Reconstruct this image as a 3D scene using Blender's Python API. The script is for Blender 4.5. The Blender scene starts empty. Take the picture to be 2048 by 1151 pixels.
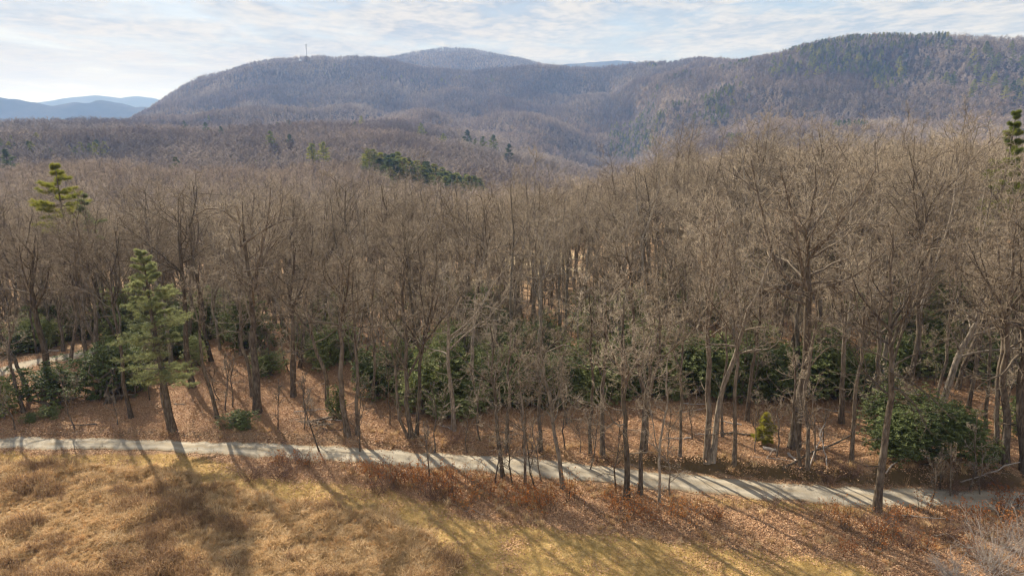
import bpy, math, random
import numpy as np
from math import radians as RAD

# ------------------------------------------------------------------ camera, world, sun, exposure
S = bpy.context.scene
COL = S.collection
CAM_Z = 26.0
PITCH = RAD(13.8)
F = 1364.0                                  # focal length in photograph pixels (2048 wide)
cam_d = bpy.data.cameras.new('camera')
cam = bpy.data.objects.new('camera', cam_d)
COL.objects.link(cam)
cam.location = (0, 0, CAM_Z)
cam.rotation_euler = (math.pi / 2 - PITCH, 0, 0)
cam_d.sensor_width = 36.0
cam_d.lens = 36.0 * F / 2048.0
cam_d.clip_start = 0.5
cam_d.clip_end = 60000
S.camera = cam

SUN_AZ = RAD(-36)                           # compass direction of the sun, 0 = +Y, negative = to the left
SUN_EL = RAD(33)
SUN_DIR = np.array([math.sin(SUN_AZ) * math.cos(SUN_EL), math.cos(SUN_AZ) * math.cos(SUN_EL), math.sin(SUN_EL)])
sun_d = bpy.data.lights.new('sun', 'SUN')
sun_d.energy = 4.5
sun_d.angle = RAD(0.8)
sun_d.color = (1.0, 0.90, 0.76)
sun = bpy.data.objects.new('sun', sun_d)
COL.objects.link(sun)
sun.rotation_euler = (math.pi / 2 - SUN_EL, 0, math.pi - SUN_AZ)
sun.location = tuple(SUN_DIR * 80 + np.array([0, 0, 30]))

S.view_settings.view_transform = 'Standard'
S.view_settings.look = 'None'
S.view_settings.exposure = 1.14
S.view_settings.gamma = 1.0
S.view_settings.use_curve_mapping = False
S.cycles.use_denoising = True
S.cycles.denoiser = 'OPENIMAGEDENOISE'
S.cycles.denoising_input_passes = 'RGB_ALBEDO_NORMAL'
S.cycles.denoising_prefilter = 'ACCURATE'
S.cycles.max_bounces = 5
S.cycles.diffuse_bounces = 2
S.cycles.glossy_bounces = 1
S.cycles.transmission_bounces = 2
S.cycles.transparent_max_bounces = 4
S.cycles.volume_bounces = 1
S.cycles.sample_clamp_indirect = 3.0
S.cycles.use_adaptive_sampling = False
S.cycles.filter_width = 1.3


class NT:
    """small node-tree helper"""
    def __init__(self, tree):
        self.t = tree
        tree.nodes.clear()

    def n(self, kind, ins=None, **props):
        nd = self.t.nodes.new(kind)
        for k, v in props.items():
            setattr(nd, k, v)
        for k, v in (ins or {}).items():
            sock = nd.inputs[k]
            if isinstance(v, bpy.types.NodeSocket):
                self.t.links.new(v, sock)
            else:
                sock.default_value = v
        return nd

    def math(self, op, a, b=0.0, c=None, clamp=False):
        nd = self.n('ShaderNodeMath', {0: a, 1: b}, operation=op, use_clamp=clamp)
        if c is not None:
            if isinstance(c, bpy.types.NodeSocket):
                self.t.links.new(c, nd.inputs[2])
            else:
                nd.inputs[2].default_value = c
        return nd.outputs[0]

    def ramp(self, fac, stops, interp='LINEAR'):
        nd = self.n('ShaderNodeValToRGB', {0: fac})
        cr = nd.color_ramp
        cr.interpolation = interp
        while len(cr.elements) < len(stops):
            cr.elements.new(0.5)
        for e, (p, c) in zip(cr.elements, stops):
            e.position = p
            e.color = (c, c, c, 1) if isinstance(c, (int, float)) else (*c, 1)
        return nd.outputs[0]

    def mix(self, fac, a, b, blend='MIX'):
        nd = self.n('ShaderNodeMix', data_type='RGBA', blend_type=blend)
        for idx, v in ((0, fac), (6, a), (7, b)):
            if isinstance(v, bpy.types.NodeSocket):
                self.t.links.new(v, nd.inputs[idx])
            else:
                nd.inputs[idx].default_value = v if idx == 0 else (*v[:3], 1)
        return nd.outputs[2]

    def noise(self, vec, scale, detail=3, rough=0.55, dist=0.0):
        return self.n('ShaderNodeTexNoise', {'Vector': vec, 'Scale': scale, 'Detail': detail, 'Roughness': rough, 'Distortion': dist}).outputs[0]


# world: daylight sky behind thin streaky altocumulus
W = bpy.data.worlds.new('World')
S.world = W
W.use_nodes = True
nt = NT(W.node_tree)
sky = nt.n('ShaderNodeTexSky', sky_type='NISHITA', sun_disc=False, sun_elevation=SUN_EL, sun_rotation=SUN_AZ,
           altitude=900.0, air_density=1.0, dust_density=1.2, ozone_density=1.5)
tc = nt.n('ShaderNodeTexCoord')
sep = nt.n('ShaderNodeSeparateXYZ', {0: tc.outputs['Generated']})
zz = nt.math('MAXIMUM', sep.outputs[2], 0.0)
zs = nt.math('ADD', zz, 0.05)
px = nt.math('DIVIDE', sep.outputs[0], zs)
py = nt.math('DIVIDE', sep.outputs[1], zs)
pl = nt.n('ShaderNodeCombineXYZ', {0: nt.math('MULTIPLY', px, 1.25), 1: nt.math('MULTIPLY', py, 0.85), 2: 0.0}).outputs[0]
n1 = nt.noise(pl, 0.42, 6, 0.60, 0.5)
n2 = nt.noise(pl, 1.35, 6, 0.60, 0.9)
n3 = nt.noise(pl, 6.5, 4, 0.65, 0.4)
dens = nt.math('ADD', nt.math('MULTIPLY', n1, 0.62), nt.math('ADD', nt.math('MULTIPLY', n2, 0.34), nt.math('MULTIPLY', n3, 0.08)))
cover = nt.ramp(dens, [(0.40, 0.52), (0.50, 0.88), (0.57, 0.98)])
thick = nt.ramp(nt.math('ADD', nt.math('MULTIPLY', n2, 0.6), nt.math('MULTIPLY', n3, 0.42)), [(0.42, (3.55, 4.0, 4.85)), (0.50, (5.3, 5.4, 5.7)), (0.59, (7.4, 7.0, 6.5))])
# side of the sun is brighter and warmer (it lies behind the thin cloud)
sdot = nt.n('ShaderNodeVectorMath', {0: tc.outputs['Generated'], 1: tuple(SUN_DIR)}, operation='DOT_PRODUCT').outputs['Value']
glow = nt.ramp(sdot, [(0.0, 0.84), (0.62, 0.80), (0.86, 0.80), (1.0, 0.90)])
cloud = nt.mix(1.0, thick, glow, 'MULTIPLY')
hz = nt.ramp(zz, [(0.0, 1.0), (0.04, 0.85), (0.09, 0.30), (0.17, 0.0)])
hazec = nt.mix(nt.ramp(sdot, [(0.45, 0.0), (0.9, 1.0)]), (4.5, 4.6, 4.8), (4.35, 3.45, 2.7))
skyc = nt.mix(cover, sky.outputs[0], cloud)
skyc = nt.mix(nt.math('MULTIPLY', hz, 0.75), skyc, hazec)
bg = nt.n('ShaderNodeBackground', {'Color': skyc, 'Strength': 0.061})
nt.n('ShaderNodeOutputWorld', {'Surface': bg.outputs[0]})

# ------------------------------------------------------------------ small maths
rg = np.random.default_rng(11)
CP, SP = math.cos(PITCH), math.sin(PITCH)


def ray(u, v):
    a, b = (u - 1024) / F, (v - 575) / F
    return np.array([a, CP - b * SP, -SP - b * CP])


def sm(x, a, b):
    t = np.clip((x - a) / (b - a), 0, 1)
    return t * t * (3 - 2 * t)


def _hash(ix, iy, seed):
    h = (ix.astype(np.int64) * 374761393 + iy.astype(np.int64) * 668265263 + seed * 974711) & 0x7fffffff
    h = ((h ^ (h >> 13)) * 1274126177) & 0x7fffffff
    h = h ^ (h >> 16)
    return (h & 0xffff) / 65535.0


def vnoise(x, y, seed=0):
    ix, iy = np.floor(x), np.floor(y)
    fx, fy = x - ix, y - iy
    fx, fy = fx * fx * (3 - 2 * fx), fy * fy * (3 - 2 * fy)
    a, b = _hash(ix, iy, seed), _hash(ix + 1, iy, seed)
    c, d = _hash(ix, iy + 1, seed), _hash(ix + 1, iy + 1, seed)
    return (a * (1 - fx) + b * fx) * (1 - fy) + (c * (1 - fx) + d * fx) * fy - 0.5


def fbm(x, y, octs=4, seed=0, gain=0.5):
    s, a = 0, 1
    for k in range(octs):
        s = s + a * vnoise(x * 2 ** k + 17.3 * k, y * 2 ** k - 9.1 * k, seed + k)
        a *= gain
    return s


# ------------------------------------------------------------------ terrain: ridges at their own distances
# each ridge: height of the trees on it, list of (u, v, distance): where its treetops are seen and how far it is
RIDGES = [
    (19, [(-200, 372, 165), (0, 385, 165), (300, 392, 165), (600, 384, 175), (900, 380, 185), (1100, 362, 190), (1200, 345, 195), (1300, 305, 200), (1400, 283, 210), (1550, 270, 220), (2048, 268, 220), (2300, 268, 220)]),
    (17, [(-200, 430, 270), (0, 430, 270), (300, 430, 270), (600, 430, 280), (900, 432, 280), (1200, 400, 290), (1300, 350, 300), (1500, 300, 320), (2300, 300, 320)]),
    (17, [(-200, 310, 430), (0, 318, 430), (150, 308, 430), (300, 318, 430), (420, 325, 420), (520, 318, 440), (620, 306, 450), (740, 308, 470), (860, 335, 480), (960, 362, 480), (1200, 390, 480), (1350, 380, 480), (1600, 340, 500), (2300, 330, 500)]),
    (15, [(-200, 335, 560), (0, 335, 560), (300, 340, 560), (600, 335, 580), (960, 345, 600), (1200, 378, 600), (1400, 350, 600), (2300, 330, 620)]),
    (15, [(-200, 262, 880), (0, 265, 880), (200, 275, 860), (400, 272, 850), (600, 262, 850), (800, 262, 850), (950, 285, 850), (1080, 318, 850), (1180, 345, 850), (1300, 350, 850), (1450, 312, 850), (1700, 290, 850), (2300, 280, 850)]),
    (15, [(-200, 244, 1400), (0, 245, 1400), (260, 246, 1400), (450, 252, 1400), (620, 243, 1400), (800, 240, 1400), (950, 262, 1420), (1080, 300, 1430), (1190, 332, 1430), (1290, 318, 1440), (1400, 262, 1430), (1550, 232, 1430), (1700, 236, 1440), (1850, 240, 1440), (2048, 235, 1440), (2300, 240, 1440)]),
    (15, [(-200, 262, 2050), (0, 262, 2050), (250, 258, 2050), (350, 232, 2000), (500, 222, 2000), (700, 218, 2000), (850, 212, 2000), (960, 235, 1900), (1060, 240, 1800), (1180, 262, 1800), (1260, 238, 2000), (1340, 202, 1640), (1480, 158, 1640), (1600, 148, 1640), (1700, 146, 1640), (1850, 165, 1640), (1950, 170, 1640), (2048, 165, 1640), (2300, 170, 1640)]),
    (14, [(-200, 265, 2400), (0, 265, 2400), (240, 262, 2400), (330, 215, 2400), (450, 182, 2400), (600, 165, 2400), (750, 168, 2350), (820, 180, 2350), (900, 172, 2350), (1000, 185, 2250), (1100, 188, 2400), (1220, 178, 2400), (1330, 150, 1950), (1450, 128, 1950), (1530, 107, 1900), (1600, 88, 1900), (1700, 70, 1900), (1760, 66, 1900), (1900, 67, 1900), (2048, 74, 1900), (2300, 90, 1900)]),
    (14, [(-200, 270, 2800), (0, 270, 2800), (235, 265, 2800), (262, 243, 2750), (300, 213, 2750), (340, 186, 2700), (400, 152, 2700), (450, 136, 2700), (500, 122, 2700), (560, 114, 2700), (640, 111, 2700), (700, 110, 2700), (780, 116, 2700), (850, 132, 2700), (950, 138, 2650), (1040, 130, 2650), (1120, 130, 2600), (1200, 134, 2600), (1290, 124, 2550), (1380, 116, 2500), (1460, 114, 2500), (1530, 116, 2500), (1700, 110, 2500), (2300, 110, 2500)]),
    (12, [(-200, 275, 3300), (260, 275, 3300), (500, 200, 3300), (700, 150, 3300), (900, 150, 3300), (1100, 160, 3300), (1300, 160, 3300), (2300, 160, 3300)]),
    (12, [(-200, 270, 4000), (250, 270, 4000), (450, 200, 4000), (600, 150, 4000), (700, 125, 4000), (780, 113, 4000), (840, 102, 4000), (880, 97, 4000), (920, 96, 4000), (955, 101, 4000), (1000, 110, 4000), (1080, 126, 4000), (1150, 140, 4000), (1300, 150, 4000), (2300, 150, 4000)]),
    (0, [(-200, 262, 5200), (250, 262, 5200), (600, 200, 5200), (1000, 150, 5200), (1300, 150, 5200), (2300, 160, 5200)]),
    (0, [(-300, 204, 5700), (-100, 200, 5700), (0, 200, 5700), (40, 203, 5700), (80, 208, 5700), (130, 206, 5700), (190, 205, 5700), (230, 209, 5700), (270, 215, 5700), (330, 228, 5700), (600, 200, 6500), (1000, 140, 6500), (1100, 131, 6500), (1160, 124, 6500), (1220, 119, 6500), (1260, 121, 6500), (1290, 128, 6500), (1400, 150, 6500), (2300, 160, 6500)]),
    (0, [(-200, 225, 7400), (300, 235, 7400), (1000, 200, 7400), (2300, 200, 7400)]),
    (0, [(-300, 232, 7900), (450, 236, 7900), (2300, 230, 7900)]),
    (0, [(-300, 240, 8600), (300, 240, 8600), (2300, 240, 8600)]),
    (0, [(-300, 215, 9800), (40, 211, 9800), (70, 206, 9800), (110, 202, 9800), (140, 197, 9800), (175, 193, 9800), (200, 191, 9800), (215, 194, 9800), (240, 198, 9800), (265, 195, 9800), (290, 197, 9800), (320, 203, 9800), (400, 212, 9800), (2300, 230, 9800)]),
]
_L = []
for th, pts in RIDGES:
    az, z, dd = [], [], []
    for (u, v, D) in pts:
        d = ray(u, v)
        az.append(math.atan2(d[0], d[1]))
        dd.append(D)
        z.append(CAM_Z + D * d[2] / math.hypot(d[0], d[1]) - th)
    _L.append((np.array(az), np.array(z), np.array(dd)))


def ray_az(u):
    d = ray(u, 150)
    return math.atan2(d[0], d[1])


def terrain(x, y):
    x, y = np.asarray(x, float), np.asarray(y, float)
    r = np.hypot(x, y)
    az = np.arctan2(x, y)
    front = 1 - sm(np.abs(az), RAD(60), RAD(110))
    # domain jitter gives natural, uneven crests
    azj = az + sm(r, 500, 1500) * fbm(x / 420, y / 420, 3, 5) * 0.010
    zk = [np.zeros_like(r), np.zeros_like(r)]
    dk = [np.zeros_like(r), np.full_like(r, 82.0)]
    for (a, z, d) in _L:
        zz_ = np.interp(azj, a, z)
        back = -12 + 0 * zz_
        zk.append(zz_ * front + back * (1 - front))
        dk.append(np.interp(azj, a, d))
    zk.append(zk[-1] - 60)
    dk.append(np.full_like(r, 17500.0))
    out = np.zeros_like(r)
    for i in range(len(zk) - 1):
        t = np.clip((r - dk[i]) / np.maximum(dk[i + 1] - dk[i], 1), 0, 1)
        ts = 0.45 * t + 0.55 * t * t * (3 - 2 * t)
        m = (r >= dk[i]) & (r < dk[i + 1])
        out = np.where(m, zk[i] + (zk[i + 1] - zk[i]) * ts, out)
    out = np.where(r >= 17500, zk[-1], out)
    far = sm(r, 300, 1400)
    rav = np.abs(fbm(x / 260 + 3, y / 520, 3, 40))
    crest = np.minimum(np.abs(r - np.where(az > ray_az(1330), 1900, 2700)), np.abs(r - 4000)) / 420
    cf = np.clip(crest, 0.10, 1.0) * np.where(np.abs(r - 1280) < 250, 0.55, 1.0)
    out = out + cf * far * (rav - 0.22) * (30 + 45 * sm(r, 1300, 1700)) * (1 - sm(r, 5000, 7900)) + sm(r, 90, 300) * fbm(x / 70, y / 70, 3, 60) * 4.0
    out = out + sm(r, 5000, 8000) * fbm(x / 900, y / 900, 5, 80) * 46
    near = 1 - sm(r, 120, 260)
    out = out + near * (fbm(x / 9, y / 9, 3, 90) * 0.30 * (1 - roadness(x, y)) + bank(x, y))
    return out


# ------------------------------------------------------------------ road edges, read off as ground points
def gp(u, v, z=0.0):
    d = ray(u, v)
    t = (z - CAM_Z) / d[2]
    return d[0] * t, d[1] * t


ROAD_PX = [(-260, 868, 897), (0, 871, 899), (200, 873, 902), (400, 879, 909), (500, 882, 915), (600, 887, 921), (700, 891, 927), (800, 898, 933),
           (900, 905, 941), (1024, 911, 952), (1124, 920, 962), (1224, 930, 971), (1324, 941, 982), (1424, 950, 992), (1524, 959, 1000),
           (1624, 966, 1008), (1724, 971, 1014), (1824, 974, 1018), (2048, 979, 1026), (2350, 984, 1036)]
_up = np.array([gp(u, a) for u, a, b in ROAD_PX])
_lo = np.array([gp(u, b) for u, a, b in ROAD_PX])
MOWN_LO = np.array([gp(*p) for p in [(-200, 928), (0, 926), (250, 936), (380, 950), (480, 975), (560, 1000), (680, 1018), (780, 1045), (860, 1080), (900, 1118), (905, 1151), (900, 1300)]])
MOWN_UP = np.array([gp(*p) for p in [(-200, 902), (380, 908), (430, 925), (500, 945), (640, 958), (750, 978), (850, 1008), (950, 1036), (1060, 1048), (1150, 1068), (1300, 1080), (1400, 1088), (1500, 1108), (1650, 1118), (1760, 1151), (1900, 1300)]])


def road_up(x):
    return np.interp(x, _up[:, 0], _up[:, 1])


def road_lo(x):
    return np.interp(x, _lo[:, 0], _lo[:, 1])


def roadness(x, y):
    m = (road_up(x) + road_lo(x)) / 2
    return 1 - sm(np.abs(y - m), 1.6, 3.4)


def bank(x, y):
    """cut bank on the woods side of the road, low swell on the field side"""
    d = y - road_up(x)
    b = sm(d, 0.1, 1.1) * (0.35 + 0.55 * sm(x, 4, 14)) * (1 - 0.6 * sm(d, 3, 14))
    e = road_lo(x) - y
    return b + 0.10 * sm(e, 0.2, 2.0)


def _edge_y(poly, x):
    """y of a polyline with mostly increasing x"""
    return np.interp(x, poly[:, 0], poly[:, 1])


def inside(poly, x, y):
    x, y = np.asarray(x, float), np.asarray(y, float)
    c = np.zeros(x.shape, bool)
    n = len(poly)
    for i in range(n):
        x1, y1 = poly[i]
        x2, y2 = poly[(i + 1) % n]
        if y1 == y2:
            continue
        c ^= ((y1 > y) != (y2 > y)) & (x < (x2 - x1) * (y - y1) / (y2 - y1) + x1)
    return c


MOWN_POLY = np.vstack([MOWN_UP, MOWN_LO[::-1]])
ROUGH_POLY = np.vstack([MOWN_LO, [[-3, 14], [-90, 14], [-90, 50]]])


def zones(x, y):
    """mown, rough, litter masks (0..1)"""
    jx = x + fbm(x / 1.7, y / 1.7, 3, 7) * 1.3
    jy = y + fbm(x / 1.7 + 30, y / 1.7, 3, 8) * 0.9
    mown = inside(MOWN_POLY, jx, jy)
    rough = inside(ROUGH_POLY, jx, jy) & ~mown
    patch = (np.abs(x - 19.5) < 6.5) & (jy < road_lo(x)) & (jy > road_lo(x) - 1.1)
    mown = mown | patch
    return mown.astype(float), rough.astype(float)


def bankmask(x, y):
    d = y - road_up(x)
    return sm(d, 0.0, 0.25) * (1 - sm(d + fbm(x / 1.2, y / 1.2, 2, 15) * 1.4, 1.0, 2.0)) * (0.25 + 0.75 * sm(x, 5, 11))


def hit(u, v, lo=25.0, hi=16000.0, lift=0.0):
    """where the sight line through a photograph pixel meets the terrain"""
    d = ray(u, v)
    h = math.hypot(d[0], d[1])
    rr = np.geomspace(lo, hi, 2600)
    xs, ys, zs_ = d[0] * rr / h, d[1] * rr / h, CAM_Z + d[2] * rr / h
    tz = terrain(xs, ys)
    below = np.nonzero(zs_ < tz + lift)[0]
    i = below[0] if len(below) else len(rr) - 1
    return np.array([xs[i], ys[i], tz[i]])


# ------------------------------------------------------------------ object helpers
def put(o, parent=None, label=None, cat=None, group=None, kind=None):
    COL.objects.link(o)
    if parent is not None:
        o.parent = parent
    for k, v in (('label', label), ('category', cat), ('group', group), ('kind', kind)):
        if v:
            o[k] = v
    return o


def empty(name, loc, label, cat, group=None, rz=0.0):
    o = bpy.data.objects.new(name, None)
    o.empty_display_size = 0.5
    o.location = tuple(float(c) for c in loc)
    o.rotation_euler = (0, 0, rz)
    return put(o, None, label, cat, group)


def mesh_from(name, parts, mats, smooth=True):
    """parts: list of (verts[n,3], faces[m,k], material index)"""
    vs, lv, ls, lt, mi = [], [], [], [], []
    off, lo = 0, 0
    for (v, f, m) in parts:
        if len(v) == 0 or len(f) == 0:
            continue
        vs.append(v)
        f = np.asarray(f)
        k = f.shape[1]
        lv.append((f + off).ravel())
        ls.append(lo + np.arange(len(f)) * k)
        lt.append(np.full(len(f), k))
        mi.append(np.full(len(f), m))
        off += len(v)
        lo += f.size
    me = bpy.data.meshes.new(name)
    V, LV, LS, LT, MI = (np.concatenate(a) for a in (vs, lv, ls, lt, mi))
    me.vertices.add(len(V))
    me.vertices.foreach_set('co', V.astype(np.float32).ravel())
    me.loops.add(len(LV))
    me.loops.foreach_set('vertex_index', LV.astype(np.int32))
    me.polygons.add(len(LS))
    me.polygons.foreach_set('loop_start', LS.astype(np.int32))
    me.polygons.foreach_set('loop_total', LT.astype(np.int32))
    me.polygons.foreach_set('material_index', MI.astype(np.int32))
    me.polygons.foreach_set('use_smooth', np.full(len(LS), smooth))
    for m in mats:
        me.materials.append(m)
    me.update(calc_edges=True)
    return me


def nrm(v):
    return v / np.maximum(np.linalg.norm(v, axis=-1, keepdims=True), 1e-9)


def tubes(P, R, sides, rng=rg, pointed=False):
    """P[n,K,3], R[n,K] -> verts, faces"""
    n, K, _ = P.shape
    T = np.gradient(P, axis=1)
    T = nrm(T)
    ref = nrm(rng.normal(size=(n, 1, 3)))
    mean_t = nrm(T.mean(axis=1, keepdims=True))
    ref = nrm(ref - (ref * mean_t).sum(-1, keepdims=True) * mean_t)
    U = nrm(np.cross(T, np.broadcast_to(ref, T.shape)))
    V = np.cross(T, U)
    a = np.arange(sides) * 2 * np.pi / sides
    ring = U[:, :, None, :] * np.cos(a)[None, None, :, None] + V[:, :, None, :] * np.sin(a)[None, None, :, None]
    verts = P[:, :, None, :] + ring * R[:, :, None, None]
    if pointed:
        body = verts[:, :-1].reshape(n, -1, 3)
        allv = np.concatenate([body, P[:, -1:, :]], axis=1)
        m = (K - 1) * sides + 1
        base = (np.arange(n) * m)[:, None]
        s = np.arange(sides)
        tri = np.stack([(K - 2) * sides + s, (K - 2) * sides + (s + 1) % sides, np.full(sides, (K - 1) * sides)], -1)
        tri = (base[:, :, None] + tri[None]).reshape(-1, 3)
        quads = None
        if K > 2:
            k = np.arange(K - 2)[:, None] * sides
            q = np.stack([k + s, k + (s + 1) % sides, k + sides + (s + 1) % sides, k + sides + s], -1).reshape(-1, 4)
            quads = (base[:, :, None] + q[None]).reshape(-1, 4)
        return allv.reshape(-1, 3), quads, tri
    m = K * sides
    base = (np.arange(n) * m)[:, None]
    s = np.arange(sides)
    k = np.arange(K - 1)[:, None] * sides
    q = np.stack([k + s, k + (s + 1) % sides, k + sides + (s + 1) % sides, k + sides + s], -1).reshape(-1, 4)
    return verts.reshape(-1, 3), (base[:, :, None] + q[None]).reshape(-1, 4), None


def tparts(P, R, sides, mi=0, rng=rg, pointed=False):
    v, q, t = tubes(P, R, sides, rng, pointed)
    out = []
    if q is not None:
        out.append((v, q, mi))
        if t is not None:
            out.append((np.zeros((0, 3)), t - len(v), mi) if False else (v, t, mi))
    elif t is not None:
        out.append((v, t, mi))
    return out


def grow(start, d, length, K, wob, trop, rng, up=np.array([0, 0, 1.0])):
    n = len(start)
    P = np.zeros((n, K, 3))
    P[:, 0] = start
    d = nrm(d)
    step = (length / (K - 1))[:, None]
    for k in range(1, K):
        P[:, k] = P[:, k - 1] + d * step
        d = nrm(d + rng.normal(size=(n, 3)) * wob + up * trop)
    return P


def at_path(P, idx, t):
    K = P.shape[1]
    s = np.clip(t, 0, 0.9999) * (K - 1)
    i = s.astype(int)
    f = (s - i)[:, None]
    p = P[idx, i] * (1 - f) + P[idx, i + 1] * f
    tan = nrm(P[idx, i + 1] - P[idx, i])
    return p, tan, i, f[:, 0]


def children(P, R, L, per, t0, t1, ang, lenf, K, wob, trop, rng, rfac=0.62, rmin=0.006, droplen=0.75, updir=0.0):
    """grow per children along every path"""
    n = len(P)
    idx = np.repeat(np.arange(n), per)
    m = len(idx)
    t = t0 + (t1 - t0) * (np.tile(np.arange(per), n) + rng.uniform(0, 1, m)) / per
    p, tan, i, f = at_path(P, idx, t)
    rad = R[idx, i] * (1 - f) + R[idx, i + 1] * f
    perp = rng.normal(size=(m, 3))
    perp[:, 2] += updir
    perp = nrm(perp - (perp * tan).sum(-1, keepdims=True) * tan)
    a = np.radians(rng.normal(ang[0], ang[1], m))[:, None]
    d = np.cos(a) * tan + np.sin(a) * perp
    ln = L[idx] * lenf * (1 - droplen * t) * rng.uniform(0.6, 1.3, m)
    Q = grow(p, d, ln, K, wob, trop, rng)
    r0 = np.maximum(rad * rfac * rng.uniform(0.6, 1.0, m), rmin)
    RR = r0[:, None] * (1 - 0.75 * np.linspace(0, 1, K)[None, :])
    return Q, np.maximum(RR, rmin * 0.55), ln


def bare_tree(seed, path, R0, lod='near', limb_t0=0.38, nlimb=15, spread=0.34, twig=1.0, stubs=3, fine=4, extra=None):
    """path: trunk polyline (local coordinates).  returns parts for trunk, parts for crown"""
    rng = np.random.default_rng(seed)
    path = np.asarray(path, float)
    seg = np.linalg.norm(np.diff(path, axis=0), axis=1)
    cum = np.concatenate([[0], np.cumsum(seg)])
    H = cum[-1]
    K = {'near': 15, 'mid': 8, 'far': 4}[lod]
    tt = np.linspace(0, 1, K)
    P = np.stack([np.interp(tt * H, cum, path[:, c]) for c in range(3)], -1)
    w = np.cumsum(rng.normal(size=(K, 3)) * [0.012, 0.012, 0.0], axis=0) * H * 0.55
    w -= w[0]
    P = P + w * np.minimum(tt * 3, 1)[:, None]
    R = R0 * (1 - tt) ** 0.72 * 0.96 + 0.022
    R = R * (1 + 0.35 * np.exp(-tt * H / 0.55))
    trunkP, trunkR = P[None], R[None]
    sides = {'near': 9, 'mid': 5, 'far': 3}[lod]
    trunk = tparts(trunkP, trunkR, sides, 0, rng)
    crown = []
    spread = spread / 0.86
    Lh = np.array([H])
    if lod == 'near':
        # forking leaders and limbs
        nlead = rng.integers(1, 4) if R0 > 0.14 else 1
        Q0, QR0, L0 = children(trunkP, trunkR, Lh, nlead, limb_t0 + 0.02, 0.72, (27, 7), 0.66, 10, 0.10, 0.055, rng, 0.80, 0.03, 0.60)
        Q1, QR1, L1 = children(trunkP, trunkR, Lh, nlimb, limb_t0, 0.97, (60, 15), spread * 1.12, 8, 0.20, 0.055, rng, 0.60, 0.03, 0.62)
        Q1b, QR1b, L1b = children(Q0, QR0, L0, 7, 0.2, 0.97, (45, 12), 0.50, 8, 0.15, 0.06, rng, 0.60, 0.022, 0.55)
        Q1, QR1, L1 = np.concatenate([Q1, Q1b]), np.concatenate([QR1, QR1b]), np.concatenate([L1, L1b])
        if extra:
            for (pl_, r_) in extra:
                pl_ = np.asarray(pl_, float)
                tq_ = np.linspace(0, len(pl_) - 1, 8)
                pe = np.stack([np.interp(tq_, np.arange(len(pl_)), pl_[:, c]) for c in range(3)], -1)
                Q1 = np.concatenate([Q1, pe[None]])
                QR1 = np.concatenate([QR1, np.linspace(r_, r_ * 0.35, 8)[None]])
                L1 = np.concatenate([L1, [np.linalg.norm(pe[-1] - pe[0])]])
        crown += tparts(Q0, QR0, 6, 0, rng)
        crown += tparts(Q1, QR1, 5, 0, rng)
        Q2, QR2, L2 = children(Q1, QR1, L1, 6, 0.18, 0.98, (46, 14), 0.56, 5, 0.20, 0.07, rng, 0.62, 0.014, 0.45)
        crown += tparts(Q2, QR2, 4, 0, rng)
        Q3, QR3, L3 = children(Q2, QR2, L2, 5, 0.15, 0.98, (44, 16), 0.60, 4, 0.20, 0.08, rng, 0.7, 0.0100, 0.35)
        crown += tparts(Q3, QR3, 3, 1, rng, pointed=True)
        Q4, QR4, L4 = children(Q3, QR3, L3, fine, 0.12, 0.98, (42, 16), 0.62 * twig, 2, 0.2, 0.08, rng, 0.8, 0.0078, 0.3)
        crown += tparts(Q4, QR4, 3, 1, rng, pointed=True)
        if stubs:
            Qs, QRs, Ls = children(trunkP, trunkR, Lh, stubs, 0.12, limb_t0, (78, 14), 0.13, 4, 0.22, 0.0, rng, 0.22, 0.014, 0.3)
            Qt, QRt, Lt = children(Qs, QRs, Ls, 6, 0.2, 0.98, (50, 15), 0.5, 3, 0.2, 0.02, rng, 0.6, 0.008, 0.3)
            crown += tparts(Qs, QRs, 4, 0, rng) + tparts(Qt, QRt, 3, 1, rng, pointed=True)
    elif lod == 'mid':
        Q1, QR1, L1 = children(trunkP, trunkR, Lh, 13, limb_t0, 0.97, (46, 14), 0.42, 5, 0.16, 0.07, rng, 0.55, 0.05, 0.62)
        crown += tparts(Q1, QR1, 3, 0, rng)
        Q2, QR2, L2 = children(Q1, QR1, L1, 7, 0.15, 0.98, (45, 14), 0.55, 3, 0.2, 0.08, rng, 0.6, 0.028, 0.45)
        crown += tparts(Q2, QR2, 3, 1, rng, pointed=True)
        Q3, QR3, L3 = children(Q2, QR2, L2, 8, 0.1, 0.98, (44, 16), 0.62, 2, 0.2, 0.08, rng, 0.8, 0.021, 0.35)
        crown += tparts(Q3, QR3, 3, 1, rng, pointed=True)
    else:
        Q1, QR1, L1 = children(trunkP, trunkR, Lh, 11, limb_t0, 0.95, (48, 14), 0.42, 3, 0.16, 0.08, rng, 0.6, 0.09, 0.6)
        crown += tparts(Q1, QR1, 3, 0, rng, pointed=True)
        Q2, QR2, L2 = children(Q1, QR1, L1, 34, 0.25, 0.98, (62, 20), 0.40, 2, 0.2, 0.06, rng, 0.8, 0.085, 0.3)
        crown += tparts(Q2, QR2, 3, 1, rng, pointed=True)
    return trunk, crown


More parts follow.
